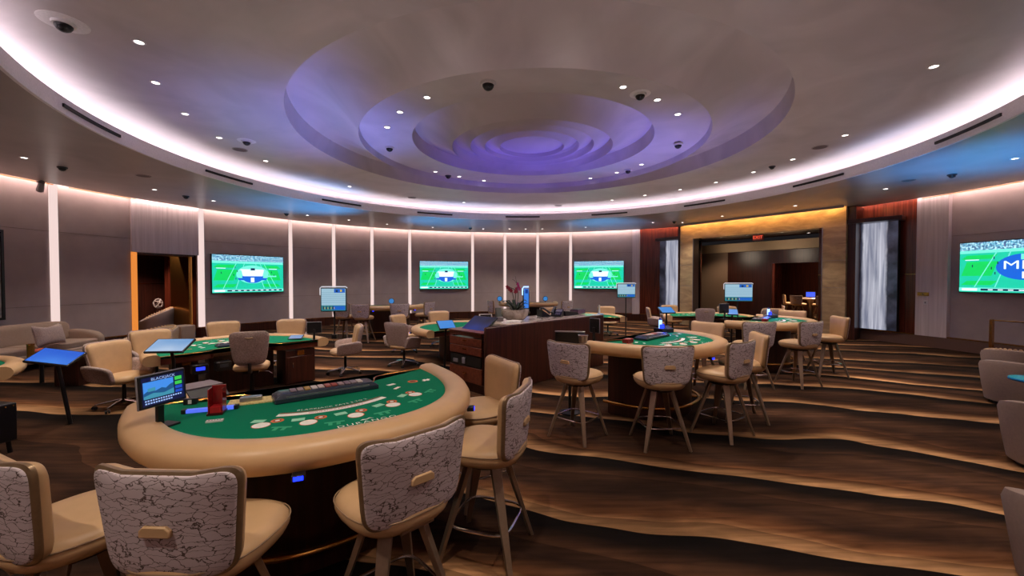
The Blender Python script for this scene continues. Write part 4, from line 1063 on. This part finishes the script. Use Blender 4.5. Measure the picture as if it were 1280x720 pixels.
# red discard holder, blue light bar, placard, rules sign, card pack on the nearest table
def discard(T, label, s_=1.):
    t = place(thing('discard_holder', label, 'card holder', group='red discard holders'), T)
    rm = plain('dark_red_acrylic', (128, 20, 26), .12)
    MB().box((0, .04, .085 * s_), (.075, .008, .17 * s_)).build('back_wall', rm, t)
    for s1 in (-1, 1): MB().box((s1 * .036, 0, .08 * s_), (.006, .08, .16 * s_)).build('side_wall', rm, t)
    MB().box((0, 0, .006), (.085, .11, .012)).build('base', plain('dark_acrylic', (60, 16, 20), .2), t)
    MB().box((0, 0, .03), (.06, .075, .036)).build('card_stack', plain('red_cards', (168, 24, 30), .5), t)
discard(Trot(-1.86, 2.56, 1.001, 20), 'dark red acrylic discard holder on the nearest table')
t = place(thing('light_bar', 'flat blue-lit bar with black ends beside the red holder', 'light bar'), Trot(-1.93, 2.60, 1.001, 21))
MB().box((0, 0, .012), (.26, .035, .022)).build('bar', glow('bar_blue', (90, 120, 255), .9), t, bevel=.003)
for s_ in (-1, 1): MB().box((s_ * .14, 0, .013), (.025, .038, .025)).build('end_cap', M['black'], t, bevel=.002)
t = place(thing('placard', 'tiny white lettered placard on the felt near the red holder', 'placard'), Trot(-1.76, 2.40, 1.0015, 22))
MB().box((0, 0, .005), (.085, .03, .01)).build('card', M['white'], t)
mb = MB(); 
for k in range(5): mb.box((-.028 + k * .014, 0, .0105), (.008, .010, .001))
mb.build('print', M['darkgrey'], t)
t = place(thing('rules_sign', 'tan playing card sign with a glass display frame on the nearest table', 'sign'), Trot(-1.80, 2.80, 1.001, 27))
MB().box((0, 0, .004), (.26, .15, .008)).build('tan_card', plain('tan_print', (236, 206, 140), .6, noise=.4, nscale=80), t)
MB().box((0, .0, .022), (.13, .05, .028)).build('frame', M['steel'], t, bevel=.003)
MB().box((0, 0, .0375), (.11, .038, .003)).build('glass', plain('pale_glass', (150, 176, 196), .05), t)
t = place(thing('card_box', 'tiny black and white card box at the back edge of the nearest table', 'box'), Trot(-2.17, 2.74, 1.001, 20))
MB().box((0, 0, .02), (.075, .03, .04)).build('case', M['black'], t, bevel=.002)
MB().box((0, -.016, .02), (.02, .002, .026)).build('mark', M['white'], t)

# middle table: cup, red holder, shuffler with blue glow
t = place(thing('steel_cup', 'short brushed steel cup on the left end of the middle table', 'cup'), Trot(.92, 5.27, 1.03, 0))
MB().lathe([(.001, .0), (.052, .0), (.062, .09), (.066, .10), (.058, .098), (.05, .01), (.001, .01)], 24, caps=False).build('bowl', M['steel'], t)
MB().lathe([(.062, .088), (.068, .094), (.066, .102), (.058, .10), (.062, .088)], 24, caps=False).build('rim', M['chrome'], t)
def red_box(T, label):
    t = place(thing('chip_rack', label, 'chip rack', group='small red racks'), T)
    MB().box((0, 0, .025), (.14, .09, .05)).build('rack', plain('red_rack', (160, 24, 30), .4), t, bevel=.004)
    for k in (-1, 0, 1): MB().box((k * .042, 0, .053), (.032, .07, .008)).build('chip_stack', M['white'] if k == 0 else plain('chip_red', (190, 60, 50), .5), t)
red_box(F2 @ Trot(.62, .38, 1.001, 0), 'small red rack at the left side of the middle table')
red_box(F3 @ Trot(.35, .55, 1.001, 0), 'small red rack on the right-hand high table beside the black display')
def shuffler(T, label, s_=1.):
    t = place(thing('card_shuffler', label, 'card shuffler', group='card shufflers with blue lights'), T)
    MB().prism([(-.12, -.09), (.12, -.09), (.14, .09), (-.14, .09)], 0, .07).build('body', M['black'], t, bevel=.01)
    MB().loft([[(-.03, -.1, .06), (.09, -.1, .06), (.09, .02, .06), (-.03, .02, .06)], [(.0, -.02, .11), (.07, -.02, .11), (.07, .03, .10), (.0, .03, .10)]]).build('hood', M['darkgrey'], t, bevel=.004)
    MB().tube([(-.08, 0, .06), (-.08, 0, .20)], .025, 12).build('beacon', M['bluewhite'], t)
    MB().tube([(-.08, 0, .2), (-.08, 0, .235)], .02, 12).build('beacon_cap', M['darkgrey'], t)
    MB().box((-.08, -.03, .10), (.07, .03, .07)).build('light_panel', M['blue'], t, bevel=.004)
    d = bpy.data.lights.new('beacon_lamp', 'POINT'); d.energy = 2.5; d.color = (.06, .15, 1); d.shadow_soft_size = .04
    o = bpy.data.objects.new('beacon_lamp', d); C.objects.link(o); o.parent = t; o.location = (-.12, -.16, .18)
shuffler(F2 @ Trot(-.78, .22, 1.001, 160), 'black card shuffler with a glowing blue beacon on the far corner of the middle table')
shuffler(F3 @ Trot(-.62, .42, 1.001, 160), 'card shuffler with a glowing blue beacon on the right-hand high table')
# round blue displays on far tables
def round_display(x, y, z, label, tall=False):
    t = thing('round_display', label, 'display screen', (x, y, z)); t.scale = (.75, .75, .75)
    MB().lathe([(.001, 0), (.07, 0), (.07, .015), (.001, .02)], 20, caps=False).build('base', M['black'], t)
    MB().tube([(0, 0, .01), (0, 0, .12)], .014, 8).build('stem', M['black'], t)
    TT = Matrix.Translation((0, 0, .21)) @ Matrix.Rotation(PI / 2, 4, 'X')
    MB(TT).lathe([(.001, -.02), (.12, -.02), (.13, 0), (.12, .02), (.001, .02)], 28, caps=False).build('case', M['darkgrey'], t)
    MB(TT).lathe([(.001, .0215), (.105, .0215), (.105, .023), (.001, .024)], 28, caps=False).build('face', glow('round_face', (60, 130, 200), .9), t)
round_display(-.45, 14.9, 1.0, 'round blue-faced display on the far table left of the orchid')
round_display(1.22, 14.9, 1.0, 'round blue-faced display on the far table right of the orchid')
round_display(-3.9, 13.2, 1.0, 'small round blue-faced display on the far wall table, left of the middle television')
t = thing('payment_kiosk', 'tall blue-glowing kiosk rising behind the orchid bowl', 'kiosk', (.45, 13.2, 0))
MB().box((0, 0, .75), (.22, .1, 1.5)).build('column', M['darkgrey'], t, bevel=.01)
MB().box((.01, -.056, 1.25), (.15, .012, .62)).build('lit_panel', glow('kiosk_blue', (60, 130, 230), .9), t)
MB().tube([(-.11, -.04, 1.35), (-.11, -.04, 1.56), (-.07, -.04, 1.62), (.09, -.04, 1.62)], .018, 8).build('light_bar', M['bluewhite'], t)
MB().box((.02, -.066, 1.47), (.09, .012, .12)).build('camera_block', glow('kiosk_dark', (20, 60, 150), .8), t, bevel=.004)
t = thing('card_shoe', 'blue and white pointed dispenser on the small far table near the pole screen', 'card dispenser', (2.62, 12.1, .761))
MB().box((0, 0, .04), (.18, .16, .08)).build('body', plain('shoe_blue', (40, 110, 190), .3), t, bevel=.02)
MB().tube([(-.03, 0, .07), (-.03, 0, .34)], [.035, .02], 10).build('spout', M['white'], t)

# ================================================================ THE DESK
DA = Vector((-.41, 6.4, 0)); dd = math.atan2(2.4, 2.39)
TD = Matrix.Translation(DA) @ Matrix.Rotation(dd, 4, 'Z')          # local x along the front face, local y away from the camera
DL = 3.4
desk = place(thing('service_desk', 'long dark wood service desk with a stone counter in the middle of the room', 'desk'), TD)
fp = [(.0, 0), (DL, 0), (DL + .0, .9), (DL - .2, 1.0), (.55, 1.0), (.55, .0)]
MB().box((DL / 2, .03, .545), (DL, .06, 1.09)).build('front_panel', M['wood'], desk, bevel=.02)
MB().box((DL / 2 + .25, .5, .5), (DL - .5, .88, .98)).build('carcass', M['wood_dark'], desk, bevel=.004)
MB().box((DL - .03, .5, .53), (.06, .96, 1.05)).build('end_panel', M['wood'], desk, bevel=.01)
MB().box((DL / 2 + .28, .50, 1.065), (DL - .56, .86, .05)).build('countertop', M['counter'], desk, bevel=.008)
MB().box((.28, .52, .07), (.50, .90, .14)).build('plinth', M['wood_dark'], desk)
MB().box((.28, .54, .50), (.48, .86, .72)).build('drawer_case', M['wood_dark'], desk, bevel=.004)
def drawer(z0, z1, nm='drawer', knob=True, mat=None):
    o = MB().box((.03, .55, (z0 + z1) / 2), (.03, .84, z1 - z0 - .012)).build(nm, mat or M['wood_side'], desk, bevel=.004)
    if knob:
        for q in (.35,):
            MB().box((.008, .55, (z0 + z1) / 2 + .02), (.02, .09, .012)).build('drawer_pull', M['brass'], o)
drawer(.90, .98, knob=False); drawer(.74, .885); drawer(.60, .74); drawer(.14, .40)
MB().box((.032, .55, .50), (.02, .80, .17)).build('open_shelf', M['black_soft'], desk)
mb = MB(); mb.box((.02, .80, .47), (.03, .12, .06)); mb.box((.02, .58, .49), (.03, .08, .10)); mb.build('shelf_device', M['grey'], desk, bevel=.004)
MB().loft([[(.0, .08, .98), (.56, .08, .98), (.56, 1.0, .98), (.0, 1.0, .98)], [(.0, .08, .99), (.56, .08, 1.01), (.56, 1.0, 1.01), (.0, 1.0, .99)]]).build('desk_slope', M['wood_side'], desk)
# big touchscreen lying on the drawer end
arm_screen(TD @ Trot(.33, .55, 1.08, -90), 'large dark touchscreen lying tilted on the drawer end of the service desk', .60, .40, R(34), sheen('dark_blue_screen', (10, 14, 34), (16, 44, 120)), ((0, .05, -.06), (0, .03, -.03)))
# orchid bowl
t = place(thing('orchid_bowl', 'grey stone bowl planted with dark red orchids on the service desk', 'plant'), TD @ Trot(1.22, .55, 1.092, 0))
MB().lathe([(.001, .0), (.14, .0), (.17, .01), (.235, .08), (.26, .17), (.255, .2), (.235, .2), (.22, .16), (.001, .15)], 32, caps=False).build('bowl', M['counter'], t)
mb = MB()
random.seed(3)
for k in range(13):
    a = random.uniform(0, 2 * PI); L_ = random.uniform(.18, .34); up = random.uniform(.06, .26)
    c, s_ = math.cos(a), math.sin(a); px, py = -s_ * .035, c * .035
    pts = []
    for j, (f, h, wv) in enumerate(((.1, .14, .5), (.4, .14 + up * .7, 1.), (.75, .14 + up, .8), (1., .14 + up * .85, .05))):
        x_, y_ = c * L_ * f, s_ * L_ * f
        pts += [(x_ - px * wv, y_ - py * wv, h), (x_, y_, h - .012 * wv), (x_ + px * wv, y_ + py * wv, h)]
    fs = [(j * 3 + i, j * 3 + i + 1, j * 3 + i + 4, j * 3 + i + 3) for j in range(3) for i in range(2)]
    mb.add(pts, fs)
lf = mb.build('leaves', plain('orchid_leaf', (30, 52, 30), .4), t)
md = lf.modifiers.new('thick', 'SOLIDIFY'); md.thickness = .006
stems = [((0, .02, .15), (-.03, .02, .42), (-.10, .0, .60), (-.24, -.02, .62)), ((.03, 0, .15), (.10, .02, .45), (.09, .03, .66), (.06, .03, .72)), ((.0, -.02, .15), (-.02, -.02, .4), (.0, -.02, .56), (-.12, -.02, .60))]
mb = MB()
for s_ in stems: mb.tube(s_, .006, 6)
mb.tube([(.09, .03, .66), (-.02, .0, .74), (-.08, 0, .76)], .003, 5); mb.tube([(.06, .03, .72), (.0, .0, .82)], .003, 5)
mb.build('stems', plain('orchid_stem', (44, 40, 30), .6), t)
for (x_, y_, z_) in ((-.24, -.02, .62), (-.19, -.01, .60), (-.15, .0, .57), (-.11, 0, .55), (.0, -.02, .58), (-.03, -.02, .53), (.11, .03, .62), (.09, .03, .67), (.13, .02, .58), (.05, .02, .53)):
    mb = MB()
    for k in range(5):
        an = 2 * PI * k / 5 + x_ * 9; c, s_ = math.cos(an), math.sin(an)
        mb.loft([[(x_ + q * .012 * -s_, y_ - .004, z_ + q * .012 * c) for q in (-1, 1)] + [(x_ , y_ + .004, z_)],
                 [(x_ + c * .022 - q * .016 * s_, y_ - .010, z_ + s_ * .022 + q * .016 * c) for q in (-1, 1)] + [(x_ + c * .022, y_, z_ + s_ * .022)],
                 [(x_ + c * .042 - q * .004 * s_, y_ - .004, z_ + s_ * .042 + q * .004 * c) for q in (-1, 1)] + [(x_ + c * .042, y_, z_ + s_ * .042)]])
    mb.build('flower', plain('orchid_red', (150, 26, 48), .6), t)
# phones, papers, small stands
def phone(T, label):
    t = place(thing('desk_phone', label, 'phone', group='desk phones'), T)
    MB().loft([[(-.11, -.1, 0), (.11, -.1, 0), (.11, .1, 0), (-.11, .1, 0)], [(-.11, -.1, .03), (.11, -.1, .03), (.11, .1, .15), (-.11, .1, .15)]]).build('body', M['black'], t, bevel=.006)
    mb = MB(Matrix.Translation((.03, .03, .115)) @ Matrix.Rotation(R(31), 4, 'X')); mb.box((0, 0, 0), (.13, .08, .006)); mb.build('display', M['grey'], t)
    mb = MB(Matrix.Translation((.03, -.05, .065)) @ Matrix.Rotation(R(31), 4, 'X'))
    for i in range(4):
        for j in range(3): mb.box((-.036 + j * .036, -.03 + i * .018, 0), (.022, .011, .008))
    mb.build('keypad', M['steel'], t)
    mb = MB(); mb.tube([(-.08, -.1, .075), (-.08, -.03, .13), (-.08, .06, .18), (-.08, .11, .175)], [.028, .02, .02, .028], 10); mb.build('handset', M['darkgrey'], t)
phone(TD @ Trot(2.35, .45, 1.092, -70), 'desk phone with a silver display facing right on the service desk')
phone(TD @ Trot(2.12, .62, 1.092, 70), 'black desk phone back to back with the silver one')
t = place(thing('telephone_stand', 'black angled stand left of the orchid bowl', 'stand'), TD @ Trot(.86, .62, 1.092, -30))
MB().loft([[(-.05, -.1, 0), (.05, -.1, 0), (.05, .1, 0), (-.05, .1, 0)], [(-.05, .03, .24), (.05, .03, .24), (.05, .07, .24), (-.05, .07, .24)]]).build('body', M['black'], t, bevel=.004)
MB().box((.0, -.09, .04), (.12, .05, .08)).build('foot', M['steel'], t, bevel=.004)
t = place(thing('framed_notice', 'small dark notice in a pale frame on the desk, left of the orchid', 'frame'), TD @ Trot(.68, .78, 1.092, -30))
MB().box((0, 0, .065), (.24, .02, .13)).build('frame', M['white'], t, bevel=.003)
MB().box((0, -.011, .068), (.2, .006, .10)).build('dark_panel', M['black'], t)
t = place(thing('paper_stack', 'loose stack of white papers on the desk in front of the orchid bowl', 'papers'), TD @ Trot(.80, .25, 1.092, 0))
mb = MB(); 
for k in range(4): mb.box((.03 * k, 0.01 * k, .004 + .007 * k), (.3, .2, .006), R(6 * k - 8))
mb.build('sheets', M['white'], t)
t = place(thing('black_tray', 'low black box near the right end of the service desk', 'box'), TD @ Trot(2.78, .52, 1.092, 0))
MB().loft([[(-.24, -.15, 0), (.24, -.15, 0), (.24, .15, 0), (-.24, .15, 0)], [(-.24, -.12, .10), (.20, -.12, .06), (.20, .12, .06), (-.24, .12, .10)]]).build('case', M['black'], t, bevel=.006)
MB().box((-.1, 0, .075), (.2, .2, .01)).build('lid', M['darkgrey'], t)
t = place(thing('folded_screen', 'purple-grey flat panel at the right end of the service desk', 'screen'), TD @ Trot(3.2, .55, 1.092, 0))
MB().box((0, 0, .05), (.28, .22, .09)).build('case', plain('purple_grey', (110, 84, 110), .4), t, bevel=.006)
MB().box((0, 0, .1), (.24, .18, .01)).build('top', M['darkgrey'], t)
# monitor seen from behind with silver top edge, by the middle table
t = place(thing('side_monitor', 'black monitor with a silver top edge seen from behind, between desk and middle table', 'monitor'), Trot(.80, 5.62, 0, 170))
MB().box((0, 0, 1.04), (.40, .05, .16)).build('bezel', M['black'], t, bevel=.008)
MB().box((0, 0, 1.127), (.41, .055, .014)).build('top_edge', M['steel'], t, bevel=.003)
MB().tube([(0, 0, .02), (0, 0, .98)], .02, 10).build('pole', M['black'], t)
MB().lathe([(.001, 0), (.14, 0), (.14, .02), (.02, .03)], 20, caps=False).build('base', M['black'], t)
MB().box((0, -.04, 1.02), (.1, .03, .1)).build('mount', M['darkgrey'], t, bevel=.004)

# slanted shuffler lid between near table and low table
t = place(thing('slanted_panel', 'dark slanted panel with a tan edge between the nearest table and the low table', 'panel'), Trot(-3.72, 4.95, 0, -30) @ Matrix.Scale(.82, 4))
MB().box((-.25, 0, .30), (.35, .4, .6)).build('box', M['wood_dark'], t, bevel=.01)
MB().loft([[(-.45, -.24, .62), (-.05, -.24, .62), (-.05, .24, .62), (-.45, .24, .62)], [(-.45, -.24, .66), (-.05, -.24, .66), (-.05, .24, .66), (-.45, .24, .66)]]).build('grey_top', plain('purple_lid', (104, 92, 100), .4), t, bevel=.005)
MB().loft([[(-.05, -.24, .60), (-.05, .24, .60), (-.05, .24, .64), (-.05, -.24, .64)], [(.62, -.24, .16), (.62, .24, .16), (.62, .24, .21), (.62, -.24, .21)]]).build('slope', M['black_soft'], t, bevel=.004)
MB().loft([[(-.05, -.27, .56), (-.05, -.24, .56), (-.05, -.24, .62), (-.05, -.27, .62)], [(.62, -.27, .12), (.62, -.24, .12), (.62, -.24, .18), (.62, -.27, .18)]]).build('tan_edge', M['leather'], t)
MB().box((.55, 0, .08), (.06, .4, .16)).build('foot', M['black_soft'], t)
# black studded cabinet at the left edge
t = place(thing('studded_case', 'black studded case at the left edge of the picture, behind the corner stool', 'case'), Trot(-5.6, 4.2, 0, -12))
MB().box((0, 0, .33), (.5, .42, .40)).build('body', M['black'], t, bevel=.01)
for sx, sy in ((1, 1), (1, -1), (-1, 1), (-1, -1)): MB().tube([(sx * .2, sy * .16, .13), (sx * .21, sy * .17, 0)], .02, 8).build('leg', M['black'], t)
mb = MB()
for k in range(7):
    mb.ball((-.22 + k * .073, -.215, .50), .008, 0, 8, 4); mb.ball((.255, -.18 + k * .06, .50), .008, 0, 8, 4)
mb.build('studs', M['brass'], t)

# ================================================================ LOUNGE, LEFT
t = place(thing('sofa', 'beige upholstered sofa along the left wall', 'sofa'), Trot(-10.2, 8.1, 0, -90 + 6))
for nm, c, d, m in (('base', (0, 0, .22), (2.9, .85, .2), M['sofa']), ('seat_cushion', (-.7, .03, .38), (1.36, .72, .16), M['sofa']), ('seat_cushion', (.7, .03, .38), (1.36, .72, .16), M['sofa'])):
    MB().box(c, d).build(nm, m, t, bevel=.04)
mb = MB(); pad(mb, 1.44, .25, [(.08, .10), (.02, .08), (.0, .04), (.0, -.04), (.03, -.08)], 7, lambda x, z, d: (x, -.36 + d - .1 * z, .64 + z), seg=48)
mb.build('backrest', M['sofa'], t, angle=60)
for s_ in (-1, 1):
    mb = MB(); pad(mb, .42, .2, [(.05, .09), (.0, .05), (.0, -.05), (.05, -.09)], 2.8, lambda u, z, d, s_=s_: (s_ * 1.45 + d, .0 + u, .46 + z - .12 * u), seg=28); mb.build('armrest', M['sofa'], t, angle=60)
    MB().box((s_ * 1.3, .3, .06), (.06, .06, .12)).build('foot', M['wood_dark'], t); 
t.rotation_euler = (0, 0, R(-90 - 4)); t.matrix_world = Matrix.Translation((-10.15, 8.3, 0)) @ Matrix.Rotation(R(-86), 4, 'Z')
# pillow with pinched corners
t = thing('throw_pillow', 'speckled taupe pillow with pinched corners on the sofa', 'pillow'); t.matrix_world = Matrix.Translation((-9.72, 8.55, .69)) @ Matrix.Rotation(R(-75), 4, 'Z') @ Matrix.Rotation(R(12), 4, 'X')
mb = MB(); n_ = 14; vs = []; fs = []
for s_ in (1, -1):
    for i in range(n_ + 1):
        for j in range(n_ + 1):
            u, v = -1 + 2 * i / n_, -1 + 2 * j / n_
            pin = 1 - .10 * (1 - u * u) * (v * v) * 1.3; pin2 = 1 - .08 * (1 - v * v) * (u * u)
            th = .09 * ((1 - u ** 4) * (1 - v ** 4)) ** .5
            vs.append((u * .36 * pin2, s_ * th, v * .23 * pin - (.04 * (1 - abs(u)) if v > .8 else 0)))
N1 = (n_ + 1) ** 2
for o_ in (0, N1):
    for i in range(n_):
        for j in range(n_):
            a_ = o_ + i * (n_ + 1) + j; fs.append((a_, a_ + 1, a_ + n_ + 2, a_ + n_ + 1))
mb.add(vs, fs); mb.build('cover', M['pillow'], t, angle=70)
# side table with stone top
t = thing('side_table', 'side table with a thin round stone top beside the blue touchscreen', 'side table', (-7.65, 7.3, 0))
MB().lathe([(.001, .52), (.40, .52), (.42, .535), (.42, .545), (.40, .555), (.001, .555)], 40, caps=False).build('tabletop', M['tabletop_stone'], t)
MB().box((-.08, -.05, .26), (.42, .42, .52)).build('pedestal', M['wood_dark'], t, bevel=.006)
MB().tube([(.25, .1, 0), (.25, .1, .52)], .015, 8).build('leg', M['bronze'], t)
# orange dish + cups on a low shelf by the sofa
t = thing('flower_dish', 'small dish of orange-red flowers behind the blue touchscreen', 'dish', (-8.45, 7.3, 0))
MB().lathe([(.001, .50), (.16, .50), (.17, .52), (.001, .52)], 24, caps=False).build('tabletop', M['wood_dark'], t)
MB().tube([(0, 0, 0), (0, 0, .5)], .03, 8).build('stand', M['black'], t)
MB().ball((0, 0, .57), .10, 0, 16, 8, .5).build('flowers', plain('coral_flowers', (226, 110, 90), .7, noise=.4, nscale=30), t)
for i, (x, y, l) in enumerate(((-6.85, 5.35, 'short brass cylinder cup left on the rail of the table at the left edge'), (-6.45, 5.45, 'taller brass cylinder cup beside the blue touchscreen'))):
    t = thing('brass_cup', l, 'cup', (x, y, .78), group='brass cups')
    h = .11 if i == 0 else .2
    MB().lathe([(.001, -.0), (.035, -.0), (.038, h), (.032, h), (.03, .02), (.001, .02)], 20, caps=False).build('cylinder', plain('olive_brass', (130, 96, 40), .35, .7), t)
    MB().lathe([(.038, h - .01), (.041, h - .005), (.04, h + .004), (.032, h + .004)], 20, caps=False).build('rim', M['brass'], t)
t = thing('card_rack', 'low black card rack on the felt of the table at the left edge', 'card rack', (-6.4, 4.75, .741), R(10))
MB().box((0, 0, .02), (.34, .07, .04)).build('body', M['black'], t, bevel=.005)
MB().box((0, 0, .045), (.3, .02, .02)).build('slot', M['black_soft'], t)

# tub chairs
def tub_chair(T, label, cat_m, tuft=False, h=.70, rr=.38, group=None):
    t = place(thing('tub_chair', label, 'armchair', group=group), T)
    # open front towards local +Y
    rings = []
    n_ = 34
    for i in range(n_ + 1):
        a = R(40) + (R(320) - R(40)) * i / n_            # 0 = front
        f = (1 - math.cos(a)) / 2
        hh = .42 + (h - .42) * f ** .8
        c, s_ = math.sin(a), math.cos(a)
        ro, ri = rr + .02 * f, rr - .09
        rings.append([(c * ro * .92, s_ * ro * .92, .06), (c * ro, s_ * ro, .28), (c * (ro + .03), s_ * (ro + .03), hh - .05), (c * (ro + .015), s_ * (ro + .015), hh), (c * (ro - .04), s_ * (ro - .04), hh + .012), (c * ri, s_ * ri, hh - .03), (c * (ri - .01), s_ * (ri - .01), .38), (c * (ri - .01), s_ * (ri - .01), .06)])
    MB().loft(rings).build('shell', cat_m, t, angle=60)
    MB().lathe([(.001, .05), (rr * .85, .05), (rr * .88, .09), (rr * .88, .34), (rr * .8, .40), (rr * .55, .42), (.001, .425)], 32, caps=False).build('seat', cat_m if not tuft else M['leather'], t)
    MB().lathe([(.001, 0), (rr * .8, 0), (rr * .8, .06), (.001, .06)], 32, caps=False).build('plinth', M['black_soft'], t)
    if tuft:
        mb = MB()
        for i in range(3, 32):
            a = R(40) + (R(320) - R(40)) * i / 34; f = (1 - math.cos(a)) / 2; hh = .42 + (h - .42) * f ** .8
            mb.ball((math.sin(a) * (rr - .02), math.cos(a) * (rr - .02), hh + .008), .026, 0, 8, 6)
            if i % 2: mb.ball((math.sin(a) * (rr - .10), math.cos(a) * (rr - .10), hh - .08), .03, 0, 8, 6)
        mb.build('tufting', M['leather'], t)
    return t
tub_chair(Trot(-8.35, 9.35, 0, 150), 'tan channel-tufted tub chair outside the left doorway', plain('tan_velvet', (166, 146, 124), .8), True, .74, .50)
tub_chair(T1 @ Trot(.36, 1.25, 0, 60), 'grey tufted tub chair inside the left doorway', plain('grey_velvet', (132, 122, 124), .8), True, .95, .48)
G = 'taupe tub chairs at the right edge'
tub_chair(Trot(7.5, 5.95, 0, -70), 'taupe tub chair at the right edge, beside the blue round table', M['tubchair'], False, .66, .40, G)
tub_chair(Trot(8.7, 6.95, 0, -60), 'taupe tub chair at the right edge, farthest away behind the blue round table', M['tubchair'], True, .66, .42, G)
tub_chair(Trot(5.35, 3.85, 0, -60), 'taupe tub chair at the right edge, middle one of the row', M['tubchair'], False, .68, .44, G)
tub_chair(Trot(3.38, 2.2, 0, -40), 'taupe tub chair cut by the right edge near the bottom corner', M['tubchair'], False, .66, .42, G)
t = thing('round_table', 'small round table with a shiny blue top at the right edge', 'side table', (6.68, 5.15, 0))
MB().lathe([(.001, .55), (.25, .55), (.26, .565), (.25, .58), (.001, .58)], 36, caps=False).build('tabletop', plain('blue_gloss', (10, 110, 170), .12), t)  # plain glossy blue top
MB().tube([(0, 0, .02), (0, 0, .55)], .03, 12).build('stem', M['black'], t)
MB().lathe([(.001, 0), (.18, 0), (.18, .015), (.03, .03)], 24, caps=False).build('base', M['black'], t)

# white ring sculpture and pedestal inside the doorway
t = place(thing('ring_sculpture', 'pale knotted ring sculpture on a slim pedestal inside the left doorway', 'sculpture'), T1 @ Trot(.86, 1.95, -.12, 0))
MB().box((0, 0, .56), (.16, .16, .88)).build('pedestal', M['wood_dark'], t, bevel=.004)
for k, (rx, ry, dz) in enumerate(((0, 0, 1.17), (R(70), R(20), 1.17), (R(-60), R(50), 1.15))):
    T = Matrix.Translation((0, 0, dz)) @ Matrix.Rotation(R(90), 4, 'X') @ Matrix.Rotation(rx, 4, 'Y') @ Matrix.Rotation(ry, 4, 'X')
    MB(T).tube([(.13 * math.cos(2 * PI * i / 24), .15 * math.sin(2 * PI * i / 24), 0) for i in range(24)], .019, 8, closed=True).build('ring', plain('sculpture_grey', (170, 160, 162), .5), t)
t = place(thing('pale_ottoman', 'pale cube ottoman at the foot of the doorway jamb', 'ottoman'), T1 @ Trot(.15, -.5, 0, 5))
MB().box((0, 0, .27), (.42, .42, .42)).build('cushion', M['sofa'], t, bevel=.03)
MB().box((0, 0, .03), (.36, .36, .06)).build('plinth', M['wood_dark'], t)

t = place(thing('wall_sconce', 'small orange wall lamp glowing on the hall wall beyond the portal', 'wall lamp'), TP @ Trot(3.2, 10.9, 2.0, 0))
MB().box((0, 0, 0), (.1, .06, .2)).build('shade', glow('sconce_orange', (255, 110, 40), 2.5), t, bevel=.01)
MB().box((0, .03, -.15), (.08, .03, .08)).build('bracket', M['brass'], t)
# hall beyond the portal: table and stools
hx = TP @ Trot(2.35, 7.0, 0, 200)
t = place(thing('hall_table', 'small pale table with a blue screen in the hall beyond the portal', 'table'), hx)
MB().lathe([(.001, 1.0), (.55, 1.0), (.57, .98), (.55, .95), (.001, .94)], 32, caps=False).build('tabletop', M['tabletop_stone'], t)
MB().lathe([(.16, 0), (.10, .3), (.09, .7), (.16, .95)], 20, caps=False).build('pedestal', M['leg_metal'], t)
t = place(thing('hall_screen', 'little blue-lit screen on the table beyond the portal', 'display screen'), hx @ Trot(0, 0, 1.001, 160))
MB().box((0, 0, .16), (.40, .04, .26)).build('bezel', M['black'], t, bevel=.005)
MB().box((0, .022, .16), (.36, .004, .22)).build('screen', glow('hall_blue', (50, 90, 255), 1.2), t)
MB().box((0, -.022, .16), (.36, .004, .22)).build('screen', glow('hall_blue', (50, 90, 255), 1.2), t)
MB().box((0, 0, .02), (.1, .1, .04)).build('base', M['black'], t)
for (dx, dy, l) in ((-.75, -.35, 'left bar stool at the hall table beyond the portal'), (-.2, -.8, 'bar stool in front of the hall table beyond the portal'), (.55, -.6, 'right bar stool at the hall table beyond the portal')):
    p = TP @ Vector((2.35 + dx, 7.0 + dy, 0)); q = TP @ Vector((2.35, 7.0, 0)); dup(s0, tuple(p), yaw(q.x - p.x, q.y - p.y), l, 'bar stools in the hall')
p = TP @ Vector((1.35, 5.9, 0)); dup(c0, tuple(p), yaw(.4, -.9), 'low armchair in the hall beyond the portal', 'armchairs in the hall')
